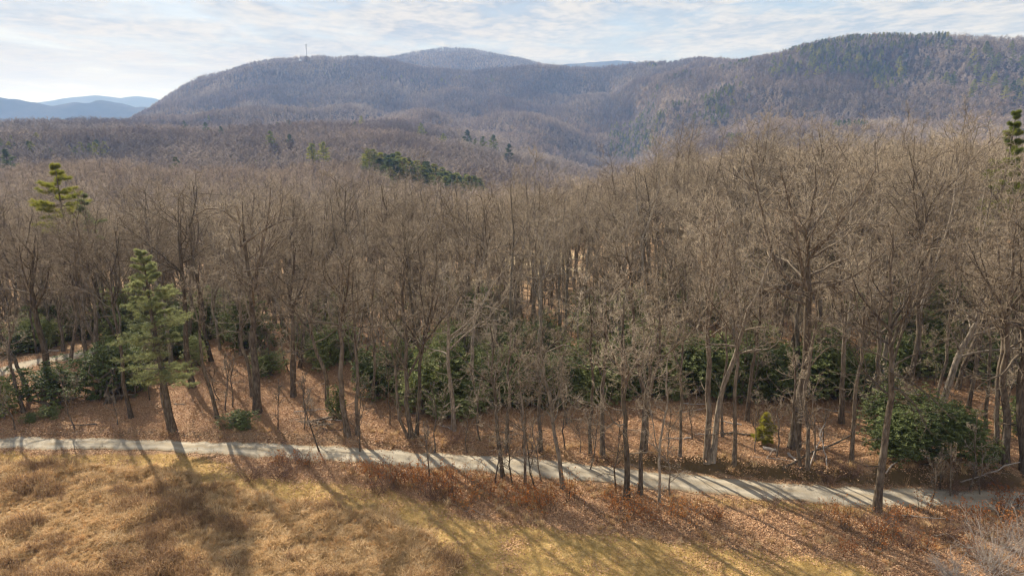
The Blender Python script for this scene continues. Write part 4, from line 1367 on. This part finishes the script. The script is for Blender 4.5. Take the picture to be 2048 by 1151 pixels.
JN = []
for i in range(4):
    H = 14.5 + i
    tr, cw = bare_tree(560 + i, stem(H, 70 + i), 0.24, 'near', 0.42, 11, 0.36)
    JN.append(joined(tr, cw, [M_BARK, M_TWIG]))
for i in range(7):
    H = 13.2 + (i % 4) * 1.1
    tr, cw = bare_tree(600 + i, stem(H, 140 + i), 0.24, 'mid', 0.36 + 0.04 * (i % 3))
    MIDM.append(joined(tr, cw, [[M_BARK, M_PALE][i % 2], M_MIDTWIG]))
for i in range(7):
    H = 12 + (i % 4) * 1.2
    tr, cw = bare_tree(700 + i, stem(H, 240 + i), 0.26, 'far', 0.30 + 0.04 * (i % 3))
    FARM.append(joined(tr, cw, [[M_BARK, M_PALE][i % 2], M_FARTWIG]))
SRC = JN + MIDM + FARM
P_, I_, S_ = [], [], []
P_.append(np.column_stack([N1[rest], nz[rest] - 0.12]))
I_.append(rng.integers(0, 4, len(rest)))
S_.append(rng.uniform(0.8, 1.12, len(rest)) * (0.97 + 0.21 * sm(N1[rest, 0] / N1[rest, 1], 0.12, 0.42)))


def area_trees(rmin, rmax, amax, per_m2, lo, hi, smin, smax, clump=0.0):
    n = int(amax * (rmax ** 2 - rmin ** 2) / per_m2)
    r = np.sqrt(rng.uniform(rmin ** 2, rmax ** 2, n))
    a = rng.uniform(-amax, amax, n)
    x, y = r * np.sin(a), r * np.cos(a)
    keep = (clearing(x, y) < 0.3) & ~in_grove(x, y)
    x, y = x[keep], y[keep]
    P_.append(np.column_stack([x, y, terrain(x, y) - 0.2]))
    I_.append(rng.integers(lo, hi, len(x)))
    S_.append(rng.uniform(smin, smax, len(x)))


area_trees(150, 460, RAD(46), 17, 4, 11, 0.78, 1.1)
area_trees(460, 1000, RAD(43), 34, 11, 18, 0.85, 1.15)
area_trees(1000, 2950, RAD(42), 62, 11, 18, 0.85, 1.25)
area_trees(3300, 4150, RAD(20), 150, 11, 18, 1.1, 1.5)
Pn, In, Sn = np.concatenate(P_), np.concatenate(I_), np.concatenate(S_)
# stand density and height vary over the hills
Sn = Sn * (1 + 0.35 * fbm(Pn[:, 0] / 90, Pn[:, 1] / 90, 3, 33) * sm(np.hypot(Pn[:, 0], Pn[:, 1]), 150, 500))
rn = np.hypot(Pn[:, 0], Pn[:, 1])
b1 = fbm(Pn[:, 0] / 160, Pn[:, 1] / 260, 4, 133)
b2 = fbm(Pn[:, 0] / 60, Pn[:, 1] / 90, 3, 134)
b3 = fbm(Pn[:, 0] / 220, Pn[:, 1] / 300, 3, 135)
fr = sm(rn, 220, 600)
br_ = np.clip(0.75 * b1 + 0.45 * b2, -0.45, 0.5) * fr
Tn = np.stack([br_ + 0.10 * b3 * fr, br_ - 0.04 * fr, br_ + 0.02 * fr - 0.12 * b3 * fr], -1)
scatter('distant_woods', Pn, rng.uniform(0, 6.28, len(Pn)), Sn, In, SRC, 'bare grey-brown woods covering the valley and the mountainsides', tilt=rng.normal(size=(len(Pn), 2)) * 0.05, tint=Tn)
print('woods instances', len(Pn), 'near', len(N1))

# conifers too many to count on the right mountain: dark understorey of pine and laurel
ng = 6500
pts = []
r = rng.uniform(1150, 1950, ng * 2)
a = np.radians(rng.uniform(8, 38, ng * 2))
x, y = r * np.sin(a), r * np.cos(a)
dn = fbm(x / 150, y / 150, 4, 51)
kp = dn > 0.06 + 0.22 * (1 - sm(r, 1480, 1680))
x, y = x[kp], y[kp]
con_src = [mesh_from('conifer', [(v, f, 0) for v, f, m in [(np.array([p.co for p in a_.vertices]), np.array([list(q.vertices) for q in a_.polygons]), 0)]], [M_FARPINE], False) for _, a_ in (UC[0], UC[2], UC[4])]
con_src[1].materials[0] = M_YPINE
hh = rng.uniform(11, 19, len(x))
scatter('mountain_evergreens', np.column_stack([x, y, terrain(x, y) - 0.3]), rng.uniform(0, 6.28, len(x)), np.column_stack([hh * 1.2, hh * 1.2, hh]), rng.integers(0, 3, len(x)), con_src,
        'dark evergreens mingled in the bare woods of the right mountain')

# evergreen understorey behind the roadside woods
EV = []
spots = []
for (u0, u1, v0, v1, n) in [(1180, 1760, 640, 795, 240), (760, 1200, 690, 810, 90), (1760, 2060, 640, 770, 90), (180, 700, 640, 740, 34), (0, 1100, 590, 700, 100), (1100, 2060, 560, 650, 110)]:
    for j in range(n):
        u, v = rng.uniform(u0, u1), rng.uniform(v0, v1)
        p = gp(u, v)
        spots.append(p)
spots = np.array(spots)
ok = ~near_drive(spots[:, 0], spots[:, 1], 1.5) & (clearing(spots[:, 0], spots[:, 1]) < 0.3) & (fbm(spots[:, 0] / 8, spots[:, 1] / 8, 2, 71) > -0.08)
spots = spots[ok]
rs = rng.uniform(1.5, 3.0, len(spots))
RHJ = [mesh_from('rhododendron_clump', f + [(v, q_, 1) for v, q_, m in s], [M_RHODO, M_BARK], False) for f, s in RH]
scatter('evergreen_understorey', np.column_stack([spots, terrain(spots[:, 0], spots[:, 1]) - 0.05]), rng.uniform(0, 6.28, len(spots)),
        np.column_stack([rs, rs, rs * rng.uniform(0.95, 1.75, len(rs))]), rng.integers(0, 5, len(rs)), RHJ, 'evergreen rhododendron undergrowth deep under the bare trees')

# ------------------------------------------------------------------ saplings and brush
SAP = []
for i in range(5):
    H = 5.0 + 1.2 * (i % 3)
    tr, cw = bare_tree(800 + i, stem(H, 340 + i), 0.045, 'near', 0.22, 7, 0.26, 0.9, stubs=0)
    # saplings are sparse: keep only the coarse levels
    SAP.append((mesh_from('trunk', tr, [M_BARK]), mesh_from('crown', cw[:5], [M_BARK, M_TWIG])))
sap_px = [(608, 858), (640, 905), (1335, 905), (1340, 990), (1232, 985), (1160, 905), (1130, 898), (1045, 905), (1510, 905), (1520, 880), (1553, 915), (1576, 890), (1630, 925), (1645, 900),
          (960, 880), (935, 905), (870, 905), (780, 850), (450, 820), (465, 815), (440, 800), (300, 800), (1385, 880), (1900, 995), (1940, 980), (1860, 1005), (1180, 940), (1082, 962), (860, 960),
          (990, 965), (1026, 972), (1072, 985), (720, 905), (556, 860), (235, 850), (30, 860), (150, 858), (1705, 860), (1880, 980), (1960, 990)]
for j, (u, v) in enumerate(sap_px):
    b = hit(u, v)
    side = 'field side' if b[1] < road_lo(b[0]) else 'woods side'
    tm, cm = SAP[j % 5]
    near_to = min(range(len(HEROES)), key=lambda q_: (hero_xy[q_][0] - b[0]) ** 2 + (hero_xy[q_][1] - b[1]) ** 2)
    where = HEROES[near_to][0].split(',')[0]
    hd = ' '.join(where.split()[:8])
    root = empty('bare_sapling', (b[0], b[1], b[2] - 0.05), ('thin sapling, %s of road, near %s' % (side.split()[0], hd)), 'sapling', 'thin saplings beside the road', rg.uniform(0, 6.28))
    s = rg.uniform(0.6, 1.05)
    root.scale = (s, s, s)
    root.rotation_euler[0], root.rotation_euler[1] = rg.normal() * 0.08, rg.normal() * 0.08
    put(bpy.data.objects.new('trunk', tm), root)
    put(bpy.data.objects.new('crown', cm), root)

n = 1300
r_ = np.sqrt(rng.uniform(50 ** 2, 125 ** 2, n))
a_ = rng.uniform(-RAD(48), RAD(48), n)
x, y = r_ * np.sin(a_), r_ * np.cos(a_)
gp_ = y - road_up(x)
kp = (gp_ > 3) & ((gp_ > 15) | (rng.random(n) < 0.22)) & ~near_drive(x, y, 1.5) & (clearing(x, y) < 0.3) & ((x > -30) | (y > 78))
x, y = x[kp], y[kp]
JS = []
for i in range(4):
    tr, cw = bare_tree(850 + i, stem(5.5 + i * 0.8, 380 + i), 0.05, 'near', 0.15, 7, 0.30, 0.9, stubs=0)
    JS.append(mesh_from('sapling', tr + [(v, f, m) for v, f, m in cw[:8]], [M_BARK, M_TWIG]))
scatter('sapling_thicket', np.column_stack([x, y, terrain(x, y) - 0.05]), rng.uniform(0, 6.28, len(x)), rng.uniform(0.6, 1.25, len(x)), rng.integers(0, 4, len(x)), JS, 'thin leafless saplings filling the woods between the trunks', tilt=rng.normal(size=(len(x), 2)) * 0.09)

# beech sprouts keeping orange dead leaves
def sprout(seed, h, w, nst, nleaf, leaf=0.10):
    rng = np.random.default_rng(seed)
    st = np.stack([rng.normal(size=nst) * w * 0.3, rng.normal(size=nst) * w * 0.3, np.full(nst, -0.05)], -1)
    d = nrm(np.stack([st[:, 0] * 0.5, st[:, 1] * 0.5, np.full(nst, 0.9)], -1) + rng.normal(size=(nst, 3)) * 0.16)
    ln = rng.uniform(0.55, 1.1, nst) * h
    P = grow(st, d, ln, 5, 0.09, 0.03, rng)
    R = np.repeat(np.linspace(0.014, 0.005, 5)[None], nst, 0)
    Q, QR, QL = children(P, R, ln, 6, 0.25, 0.98, (52, 12), 0.36, 3, 0.15, 0.03, rng, 0.6, 0.005, 0.4)
    stems_ = tparts(P, R, 4, 0, rng) + tparts(Q, QR, 3, 0, rng, pointed=True)
    idx = rng.integers(0, len(Q), nleaf)
    p, tn, _, _ = at_path(Q, idx, rng.uniform(0.15, 1, nleaf))
    dd = nrm(tn + rng.normal(size=(nleaf, 3)) * 0.7 + [0, 0, -0.35])
    fol = leaf_quads(p, dd, rng.normal(size=(nleaf, 3)) + [0, 0, 0.6], rng.uniform(0.7, 1.2, nleaf) * leaf, rng.uniform(0.5, 0.7, nleaf) * leaf)
    return mesh_from('stems', stems_, [M_BARK]), mesh_from('foliage', [fol], [M_BEECH], False)


SPR = [sprout(900 + i, 1.6 + 0.4 * (i % 3), 1.0, 14, 420 + 160 * (i % 2)) for i in range(5)]
spr_px = [(555, 925), (585, 930), (615, 934), (640, 925), (700, 945), (735, 950), (758, 960), (790, 975), (820, 972), (850, 990), (835, 950), (880, 985), (905, 1000), (935, 1010), (940, 975), (893, 955),
          (975, 990), (1010, 1000), (1045, 1012), (1075, 1022), (1060, 990), (1100, 1018), (1140, 1000), (1230, 1020), (1250, 1035), (1275, 1028), (1300, 1045), (1340, 1040), (1220, 1000),
          (1380, 1055), (1430, 1040), (1660, 1035), (1690, 1060), (1800, 1040), (1850, 1030), (1900, 1040), (1955, 1050), (2000, 1030), (2030, 1060), (1760, 1090), (1840, 1100), (1700, 1110), (1935, 1110), (2020, 1015)]
for j, (u, v) in enumerate(spr_px):
    b = hit(u, v)
    near_to = min(range(len(HEROES)), key=lambda q_: (hero_xy[q_][0] - b[0]) ** 2 + (hero_xy[q_][1] - b[1]) ** 2)
    if u < 860:
        where = 'in the left end of the roadside brush'
    elif u < 1120:
        where = 'in the roadside brush below the curved tree'
    elif u < 1450:
        where = 'below the dark stout roadside pair'
    else:
        where = 'in the brush at lower right by the pale tree'
    root = empty('beech_sprout', (b[0], b[1], b[2] - 0.03), 'orange-leaved beech sprout ' + where, 'shrub', 'orange beech sprouts ' + where, rg.uniform(0, 6.28))
    s = rg.uniform(0.65, 1.15) * (1.0 if u > 650 else 0.8)
    root.scale = (s * 1.1, s * 1.1, s)
    for nm, me in zip(('stems', 'foliage'), SPR[j % 5]):
        put(bpy.data.objects.new(nm, me), root)

# pale tangled bare shrub close by at lower right, brown roadside shrubs
def bush(seed, w, h, nst, m1, m2, rbase=0.02, tw=0.006):
    rng = np.random.default_rng(seed)
    st = np.stack([rng.normal(size=nst) * w * 0.15, rng.normal(size=nst) * w * 0.15, np.full(nst, -0.05)], -1)
    a = rng.uniform(0, 6.28, nst)
    d = nrm(np.stack([np.cos(a) * 0.75, np.sin(a) * 0.75, np.full(nst, 0.9)], -1))
    ln = rng.uniform(0.6, 1.15, nst) * h
    P = grow(st, d, ln, 6, 0.13, 0.01, rng)
    R = np.repeat(np.linspace(rbase, rbase * 0.4, 6)[None], nst, 0)
    Q, QR, QL = children(P, R, ln, 7, 0.15, 0.98, (45, 15), 0.5, 4, 0.2, 0.02, rng, 0.6, tw, 0.4)
    T, TR, TL = children(Q, QR, QL, 5, 0.1, 0.98, (45, 18), 0.5, 2, 0.2, 0.02, rng, 0.7, tw, 0.3)
    return mesh_from('stems', tparts(P, R, 4, 0, rng), [m1]), mesh_from('twigs', tparts(Q, QR, 3, 0, rng, pointed=True) + tparts(T, TR, 3, 0, rng, pointed=True), [m2])


M_WHITE = material('bleached_twig', lambda k: (k.mix(k.noise(k.n('ShaderNodeTexCoord').outputs['Object'], 5.0, 2, 0.6), (0.30, 0.25, 0.21), (0.55, 0.50, 0.45)), None), 0.85, 0.2)
M_RED = material('brown_twig', lambda k: (k.mix(k.noise(k.n('ShaderNodeTexCoord').outputs['Object'], 5.0, 2, 0.6), (0.10, 0.06, 0.045), (0.24, 0.15, 0.11)), None), 0.85, 0.2)
for (u, v, w, h, lab) in [(1990, 1150, 2.6, 3.2, 'pale tangled bare shrub in the lower right corner'), (2075, 1130, 2.4, 3.0, 'pale bare shrub cut by the right edge in the lower corner'), (1905, 1165, 1.8, 2.0, 'smaller pale bare shrub left of the tangled one at the bottom edge')]:
    b = hit(u, v)
    s_, t_ = bush(int(u), w, h, 34, M_WHITE, M_WHITE)
    root = empty('bare_shrub', b, lab, 'shrub', 'pale bare shrubs at lower right')
    put(bpy.data.objects.new('stems', s_), root)
    put(bpy.data.objects.new('twigs', t_), root)
BB = [bush(60 + i, 1.4, 1.3 + 0.3 * i, 22, M_RED, M_RED, 0.012, 0.006) for i in range(3)]
bb_px = [(1430, 1030, 'brown twiggy shrub on the litter strip below the road bend'), (1790, 1070, 'dark twiggy shrub below the pale roadside tree'), (1745, 1060, 'dense brown shrub at the foot of the pale roadside tree'), (1905, 985, 'reddish twiggy shrub at the road edge in front of the big rhododendron'),
         (1660, 965, 'brown twiggy shrub on the bank left of the big rhododendron'), (1700, 955, 'twiggy shrub against the left foot of the big rhododendron'), (1960, 975, 'grey-brown shrub on the bank right of the big rhododendron'), (1540, 1015, 'small brown shrub on the near road edge'),
         (2010, 985, 'twiggy shrub on the bank below the right trunk pair'), (500, 960, 'dark brown shrub where mown strip meets the litter'), (560, 955, 'brown shrub at the pointed end of the litter strip'), (900, 890, 'twiggy shrub below the pinkish grey trunk'),
         (760, 985, 'dark twiggy shrub in the left roadside brush'), (870, 1000, 'dark twiggy shrub in the middle of the roadside brush'), (1810, 1095, 'brown shrub above the lower edge at right'), (1890, 1075, 'wide brown shrub left of the pale tangle')]
for j, (u, v, lab) in enumerate(bb_px):
    b = hit(u, v)
    root = empty('bare_shrub', b, lab, 'shrub', 'brown twiggy shrubs by the road', rg.uniform(0, 6))
    s = rg.uniform(0.8, 1.2)
    root.scale = (s, s, s)
    for nm, me in zip(('stems', 'twigs'), BB[j % 3]):
        put(bpy.data.objects.new(nm, me), root)

# ------------------------------------------------------------------ fallen wood
def log(u1, v1, u2, v2, r1, r2, name, label, mat, group=None, lift=0.08, seed=0, side=4):
    rng = np.random.default_rng(seed)
    a, b = hit(u1, v1), hit(u2, v2)
    t = np.linspace(0, 1, 8)[:, None]
    P = a * (1 - t) + b * t
    P[:, 2] = terrain(P[:, 0], P[:, 1]) + max(r1, r2) * 0.8 + lift * np.linspace(0, 1, 8)
    P[1:-1] += rng.normal(size=(6, 3)) * [0.06, 0.06, 0.03]
    o0 = P[0].copy()
    P = P - o0
    R = np.linspace(r1, r2, 8)
    parts = tparts(P[None], R[None], 7, 0, rng)
    # end caps
    v, q, _ = tubes(P[None], R[None], 7, np.random.default_rng(seed))
    Q, QR, QL = children(P[None], R[None], np.array([np.linalg.norm(P[-1])]), side, 0.25, 0.95, (48, 12), 0.30, 4, 0.12, 0.03, rng, 0.5, 0.012, 0.4)
    root = empty(name, o0, label, 'fallen wood', group)
    put(bpy.data.objects.new('log', mesh_from('log', parts, [mat])), root)
    put(bpy.data.objects.new('side_branches', mesh_from('side_branches', tparts(Q, QR, 4, 0, rng, pointed=True), [mat])), root)


fb = 'fallen branches beside the giant trunk'
log(1525, 898, 1552, 905, 0.16, 0.10, 'fallen_branch', 'short thick pale piece of wood left of the giant trunk', M_WHITE, fb, 0.1, 1, 1)
log(1576, 908, 1600, 936, 0.11, 0.06, 'fallen_branch', 'pale broken branch pointing down to the short twin stem', M_WHITE, fb, 0.1, 2, 2)
log(1565, 942, 1720, 890, 0.10, 0.05, 'fallen_branch', 'long dark fallen branch sloping up to the right on the bank', M_BARK, fb, 1.2, 3, 8)
log(1655, 942, 1634, 892, 0.05, 0.03, 'fallen_branch', 'pale stick propped steeply against the fallen branches', M_WHITE, fb, 1.6, 4, 3)
log(1618, 938, 1645, 900, 0.05, 0.03, 'fallen_branch', 'pale stick leaning beside the slim front tree', M_WHITE, fb, 2.4, 5, 3)
log(1530, 922, 1548, 905, 0.03, 0.02, 'fallen_branch', 'thin pale stick on the litter left of the pile', M_WHITE, fb, 0.3, 6, 3)
log(1500, 912, 1600, 925, 0.035, 0.02, 'fallen_branch', 'long thin stick lying towards the giant trunk', M_WHITE, fb, 0.1, 7, 5)
log(1390, 868, 1410, 872, 0.05, 0.03, 'fallen_branch', 'short pale stick on the leaf floor behind the double trunk', M_WHITE, fb, 0.1, 8, 2)
log(1440, 868, 1530, 874, 0.10, 0.07, 'fallen_branch', 'dark log lying flat behind the double trunk', M_BARK, fb, 0.0, 18, 2)
fl = 'pale fallen logs beyond the left trunks'
log(-20, 682, 62, 700, 0.20, 0.14, 'fallen_log', 'upper pale fallen log beyond the left trunks', M_WHITE, fl, 0.5, 9, 5)
log(10, 690, 120, 706, 0.16, 0.08, 'fallen_log', 'lower pale fallen log beyond the left trunks, pointing right', M_WHITE, fl, 0.2, 10, 6)
log(-30, 700, 60, 668, 0.14, 0.08, 'fallen_log', 'dark limb crossing above the pale fallen logs', M_BARK, fl, 1.4, 11, 5)
fs = 'loose sticks on the mown strip'
log(905, 1008, 942, 1028, 0.035, 0.02, 'fallen_branch', 'pale stick on the mown strip, left of two', M_WHITE, fs, 0.05, 12, 3)
log(925, 1012, 968, 1030, 0.035, 0.02, 'fallen_branch', 'pale stick on the mown strip, right of two', M_WHITE, fs, 0.05, 13, 3)
log(1460, 1090, 1500, 1118, 0.025, 0.015, 'fallen_branch', 'thin dark stick on the mown strip at lower right', M_BARK, fs, 0.05, 14, 3)
log(1790, 1030, 1905, 1048, 0.05, 0.03, 'fallen_branch', 'grey branch lying in the brush right of the pale roadside tree', M_WHITE, None, 0.3, 15, 4)
log(1770, 952, 1850, 920, 0.05, 0.03, 'fallen_branch', 'crooked pale branch reaching up in front of the big rhododendron', M_WHITE, None, 1.8, 16, 5)
log(1920, 965, 2045, 945, 0.05, 0.03, 'fallen_branch', 'long pale bowed branch on the bank right of the big rhododendron', M_WHITE, None, 0.8, 17, 8)
frg = np.random.default_rng(404)
kf = 0
while kf < 26:
    u_, v_ = frg.uniform(20, 2030), frg.uniform(770, 920)
    b_ = hit(u_, v_)
    if b_[1] < road_up(b_[0]) + 1.0 or np.min(np.hypot(rh_xy[:, 0] - b_[0], rh_xy[:, 1] - b_[1]) - rh_xy[:, 2]) < 0.3:
        continue
    kf += 1
    nh = int(np.argmin(np.hypot(hero_xy[:, 0] - b_[0], hero_xy[:, 1] - b_[1])))
    du, dv = frg.uniform(25, 70) * frg.choice([-1, 1]), frg.uniform(-12, 12)
    pale = frg.random() < 0.45
    log(u_, v_, u_ + du, v_ + dv, frg.uniform(0.03, 0.10), 0.025, 'fallen_branch', ('pale' if pale else 'dark') + ' fallen limb on leaves near ' + ' '.join(HEROES[nh][0].split(',')[0].split()[:9]), M_WHITE if pale else M_BARK, 'fallen limbs on the leaf litter', frg.uniform(0, 0.3), 50 + kf, 5)
# dark heap of sticks
root_p = hit(632, 856)
heap = empty('stick_pile', root_p, 'dark heap of old sticks behind the road left of the paired trunks', 'brush pile')
for j in range(20):
    rngj = np.random.default_rng(2000 + j)
    a = rngj.uniform(0, np.pi)
    L_ = rngj.uniform(0.8, 2.0)
    c = np.array([rngj.normal() * 0.7, rngj.normal() * 0.35, 0.12 + 0.035 * j])
    d = np.array([math.cos(a), math.sin(a) * 0.6, rngj.normal() * 0.12])
    P = grow((c - d * L_ / 2)[None], d[None], np.array([L_]), 5, 0.09, 0.0, rngj)
    R = np.linspace(0.045, 0.02, 5)[None] * rngj.uniform(0.6, 1.2)
    Q, QR, QL = children(P, R, np.array([L_]), 4, 0.2, 0.95, (45, 15), 0.35, 3, 0.15, 0.0, rngj, 0.6, 0.009, 0.3)
    put(bpy.data.objects.new('stick', mesh_from('stick', tparts(P, R, 5, 0, rngj) + tparts(Q, QR, 3, 0, rngj, pointed=True), [M_BARK if j % 3 else M_PALE])), heap)

# ------------------------------------------------------------------ radio mast on the left mountain
bm_, Hm = at_dist(612, 88, 2680)
mast = empty('radio_mast', bm_ - [0, 0, 1], 'slender grey radio mast on the left mountain skyline', 'mast')
lp = []
hw_ = 1.1
for a in (90, 210, 330):
    lp.append([[hw_ * math.cos(RAD(a)), hw_ * math.sin(RAD(a)), z] for z in np.linspace(0, Hm, 12)])
put(bpy.data.objects.new('mast_legs', mesh_from('mast_legs', tparts(np.array(lp), np.full((3, 12), 0.30), 5), [M_STEEL])), mast)
br = []
for i in range(24):
    z0_, z1_ = Hm * i / 24, Hm * (i + 1) / 24
    for s in range(3):
        a, b = (90, 210, 330)[s], (90, 210, 330)[(s + 1) % 3]
        br.append([[hw_ * math.cos(RAD(a)), hw_ * math.sin(RAD(a)), z0_], [hw_ * math.cos(RAD(b)), hw_ * math.sin(RAD(b)), z1_]])
put(bpy.data.objects.new('lattice', mesh_from('lattice', tparts(np.array(br), np.full((len(br), 2), 0.16), 4), [M_STEEL])), mast)
for z_, w_ in ((Hm * 0.99, 2.2), (Hm * 0.80, 3.4)):
    an = np.array([[[w_ * math.cos(a), w_ * math.sin(a), z_ - 2.4], [w_ * math.cos(a), w_ * math.sin(a), z_]] for a in np.arange(6) * math.pi / 3])
    ar = np.array([[[0, 0, z_ - 1.2], [w_ * math.cos(a), w_ * math.sin(a), z_ - 1.2]] for a in np.arange(6) * math.pi / 3])
    put(bpy.data.objects.new('antenna_ring', mesh_from('antenna_ring', tparts(an, np.full((6, 2), 0.42), 6) + tparts(ar, np.full((6, 2), 0.15), 4), [M_STEEL])), mast)

# ------------------------------------------------------------------ ground cover (stuff)
def tuft(seed, nb, h, w, spread, wd, lean):
    rng = np.random.default_rng(seed)
    b = np.stack([rng.normal(size=nb) * w, rng.normal(size=nb) * w, np.full(nb, -0.02)], -1)
    a = rng.uniform(0, 6.28, nb)
    out = np.stack([np.cos(a), np.sin(a), np.zeros(nb)], -1) * spread + np.array([lean, 0, 0])
    hh_ = rng.uniform(0.5, 1.15, nb)[:, None] * h
    m = b + out * hh_ * 0.35 + [0, 0, 1] * hh_ * 0.6
    t = b + out * hh_ * 1.15 + [0, 0, 1] * hh_ * rng.uniform(0.45, 1.0, nb)[:, None]
    s = nrm(np.cross(out + 1e-3, [0, 0, 1.0])) * wd / 2
    v = np.stack([b - s, b + s, m + s * 0.8, m - s * 0.8, t], 1).reshape(-1, 3)
    k5 = (np.arange(nb) * 5)[:, None]
    return [(v, k5 + [[0, 1, 2, 3]], 0), (v, k5 + [[3, 2, 4]], 0)]


def fix(parts):
    """quads and tris of the same verts share them"""
    return parts


TU = [mesh_from('tuft', tuft(i, 34, 0.42 + 0.08 * (i % 3), 0.10, 0.60, 0.026, 0.25 * (i % 2)), [M_STRAW], False) for i in range(5)]
TW = [mesh_from('weed', tuft(20 + i, 16, 0.85, 0.16, 0.30, 0.022, 0.0), [M_WEED], False) for i in range(3)]
TT = [mesh_from('turf_tuft', tuft(30 + i, 30, 0.085, 0.13, 0.6, 0.014, 0.0), [M_TURF], False) for i in range(3)]


def area_pts(n, x0, x1, y0, y1):
    return rng.uniform(x0, x1, n), rng.uniform(y0, y1, n)


x, y = area_pts(60000, -55, 12, 26, 52)
mw, rf = zones(x, y)
kp = (rf > 0.5) & (np.abs(x) < 0.95 * y + 3)
x, y = x[kp], y[kp]
wn = fbm(x / 3.2, y / 2.2, 4, 101)
wk = wn > 0.20
lean = fbm(x / 4, y / 4, 2, 102)
idx = np.where(wk & (rng.random(len(x)) < 0.8), 5 + rng.integers(0, 3, len(x)), rng.integers(0, 5, len(x)))
sc = rng.uniform(0.55, 1.15, len(x)) * (1 + 1.2 * fbm(x / 1.8, y / 1.8, 3, 103))
scatter('dry_grass', np.column_stack([x, y, terrain(x, y)]), rng.uniform(0, 6.28, len(x)), np.clip(sc, 0.35, 1.7), idx, TU + TW, 'rough dry grass and dead weeds covering the field', tilt=rng.normal(size=(len(x), 2)) * 0.25)
print('grass', len(x))
x, y = area_pts(60000, -55, 40, 26, 52)
mw, rf = zones(x, y)
kp = (mw > 0.5) & (np.abs(x) < 0.95 * y + 3) & (y < road_lo(x) + 0.1)
x, y = x[kp], y[kp]
scatter('mown_grass', np.column_stack([x, y, terrain(x, y)]), rng.uniform(0, 6.28, len(x)), rng.uniform(0.6, 1.6, len(x)), rng.integers(0, 3, len(x)), TT, 'short olive-yellow grass of the mown strip')
print('mown', len(x))


def litter_patch(seed, n=70, rad=0.45, leaf=0.11):
    rng = np.random.default_rng(seed)
    C = np.stack([rng.normal(size=n) * rad, rng.normal(size=n) * rad, rng.uniform(0.0, 0.06, n)], -1)
    a = rng.uniform(0, 6.28, n)
    D = np.stack([np.cos(a), np.sin(a), rng.normal(size=n) * 0.35], -1)
    N_ = np.stack([rng.normal(size=n) * 0.5, rng.normal(size=n) * 0.5, np.ones(n)], -1)
    return mesh_from('leaves', [leaf_quads(C, D, N_, rng.uniform(0.6, 1.3, n) * leaf, rng.uniform(0.5, 0.8, n) * leaf)], [M_LITTER], False)


LP = [litter_patch(i) for i in range(6)]
n = 34000
r = np.sqrt(rng.uniform(32 ** 2, 92 ** 2, n))
a = rng.uniform(-RAD(44), RAD(44), n)
x, y = r * np.sin(a), r * np.cos(a)
mw, rf = zones(x, y)
onroad = (y > road_lo(x) + 0.15) & (y < road_up(x) - 0.15)
kp = (rf < 0.5) & (mw < 0.5) & ~onroad & ~near_drive(x, y, -0.3)
kp &= rng.random(n) > bankmask(x, y) * 0.75
kp |= (onroad & (rng.random(n) < 0.05)) | ((mw > 0.5) & (rng.random(n) < 0.12))
x, y = x[kp], y[kp]
scatter('fallen_leaves', np.column_stack([x, y, terrain(x, y) + 0.01]), rng.uniform(0, 6.28, len(x)), rng.uniform(0.7, 1.3, len(x)), rng.integers(0, 6, len(x)), LP, 'orange-brown leaf litter carpeting the ground under the trees')
print('litter', len(x))
# low brush of dead stems on the litter strip and bank
x, y = area_pts(9000, -30, 40, 28, 62)
mw, rf = zones(x, y)
d1, d2 = road_lo(x) - y, y - road_up(x)
kp = (rf < 0.5) & (mw < 0.5) & (((d1 > 0.1) & (x > -14)) | ((d2 > 0.1) & (d2 < 2.2))) & (fbm(x / 2, y / 2, 3, 111) > -0.05)
x, y = x[kp], y[kp]
scatter('dead_undergrowth', np.column_stack([x, y, terrain(x, y)]), rng.uniform(0, 6.28, len(x)), rng.uniform(0.5, 1.1, len(x)), rng.integers(0, 6, len(x)), TW + TU[:3], 'dead stalks and grass along the road banks', tilt=rng.normal(size=(len(x), 2)) * 0.3)
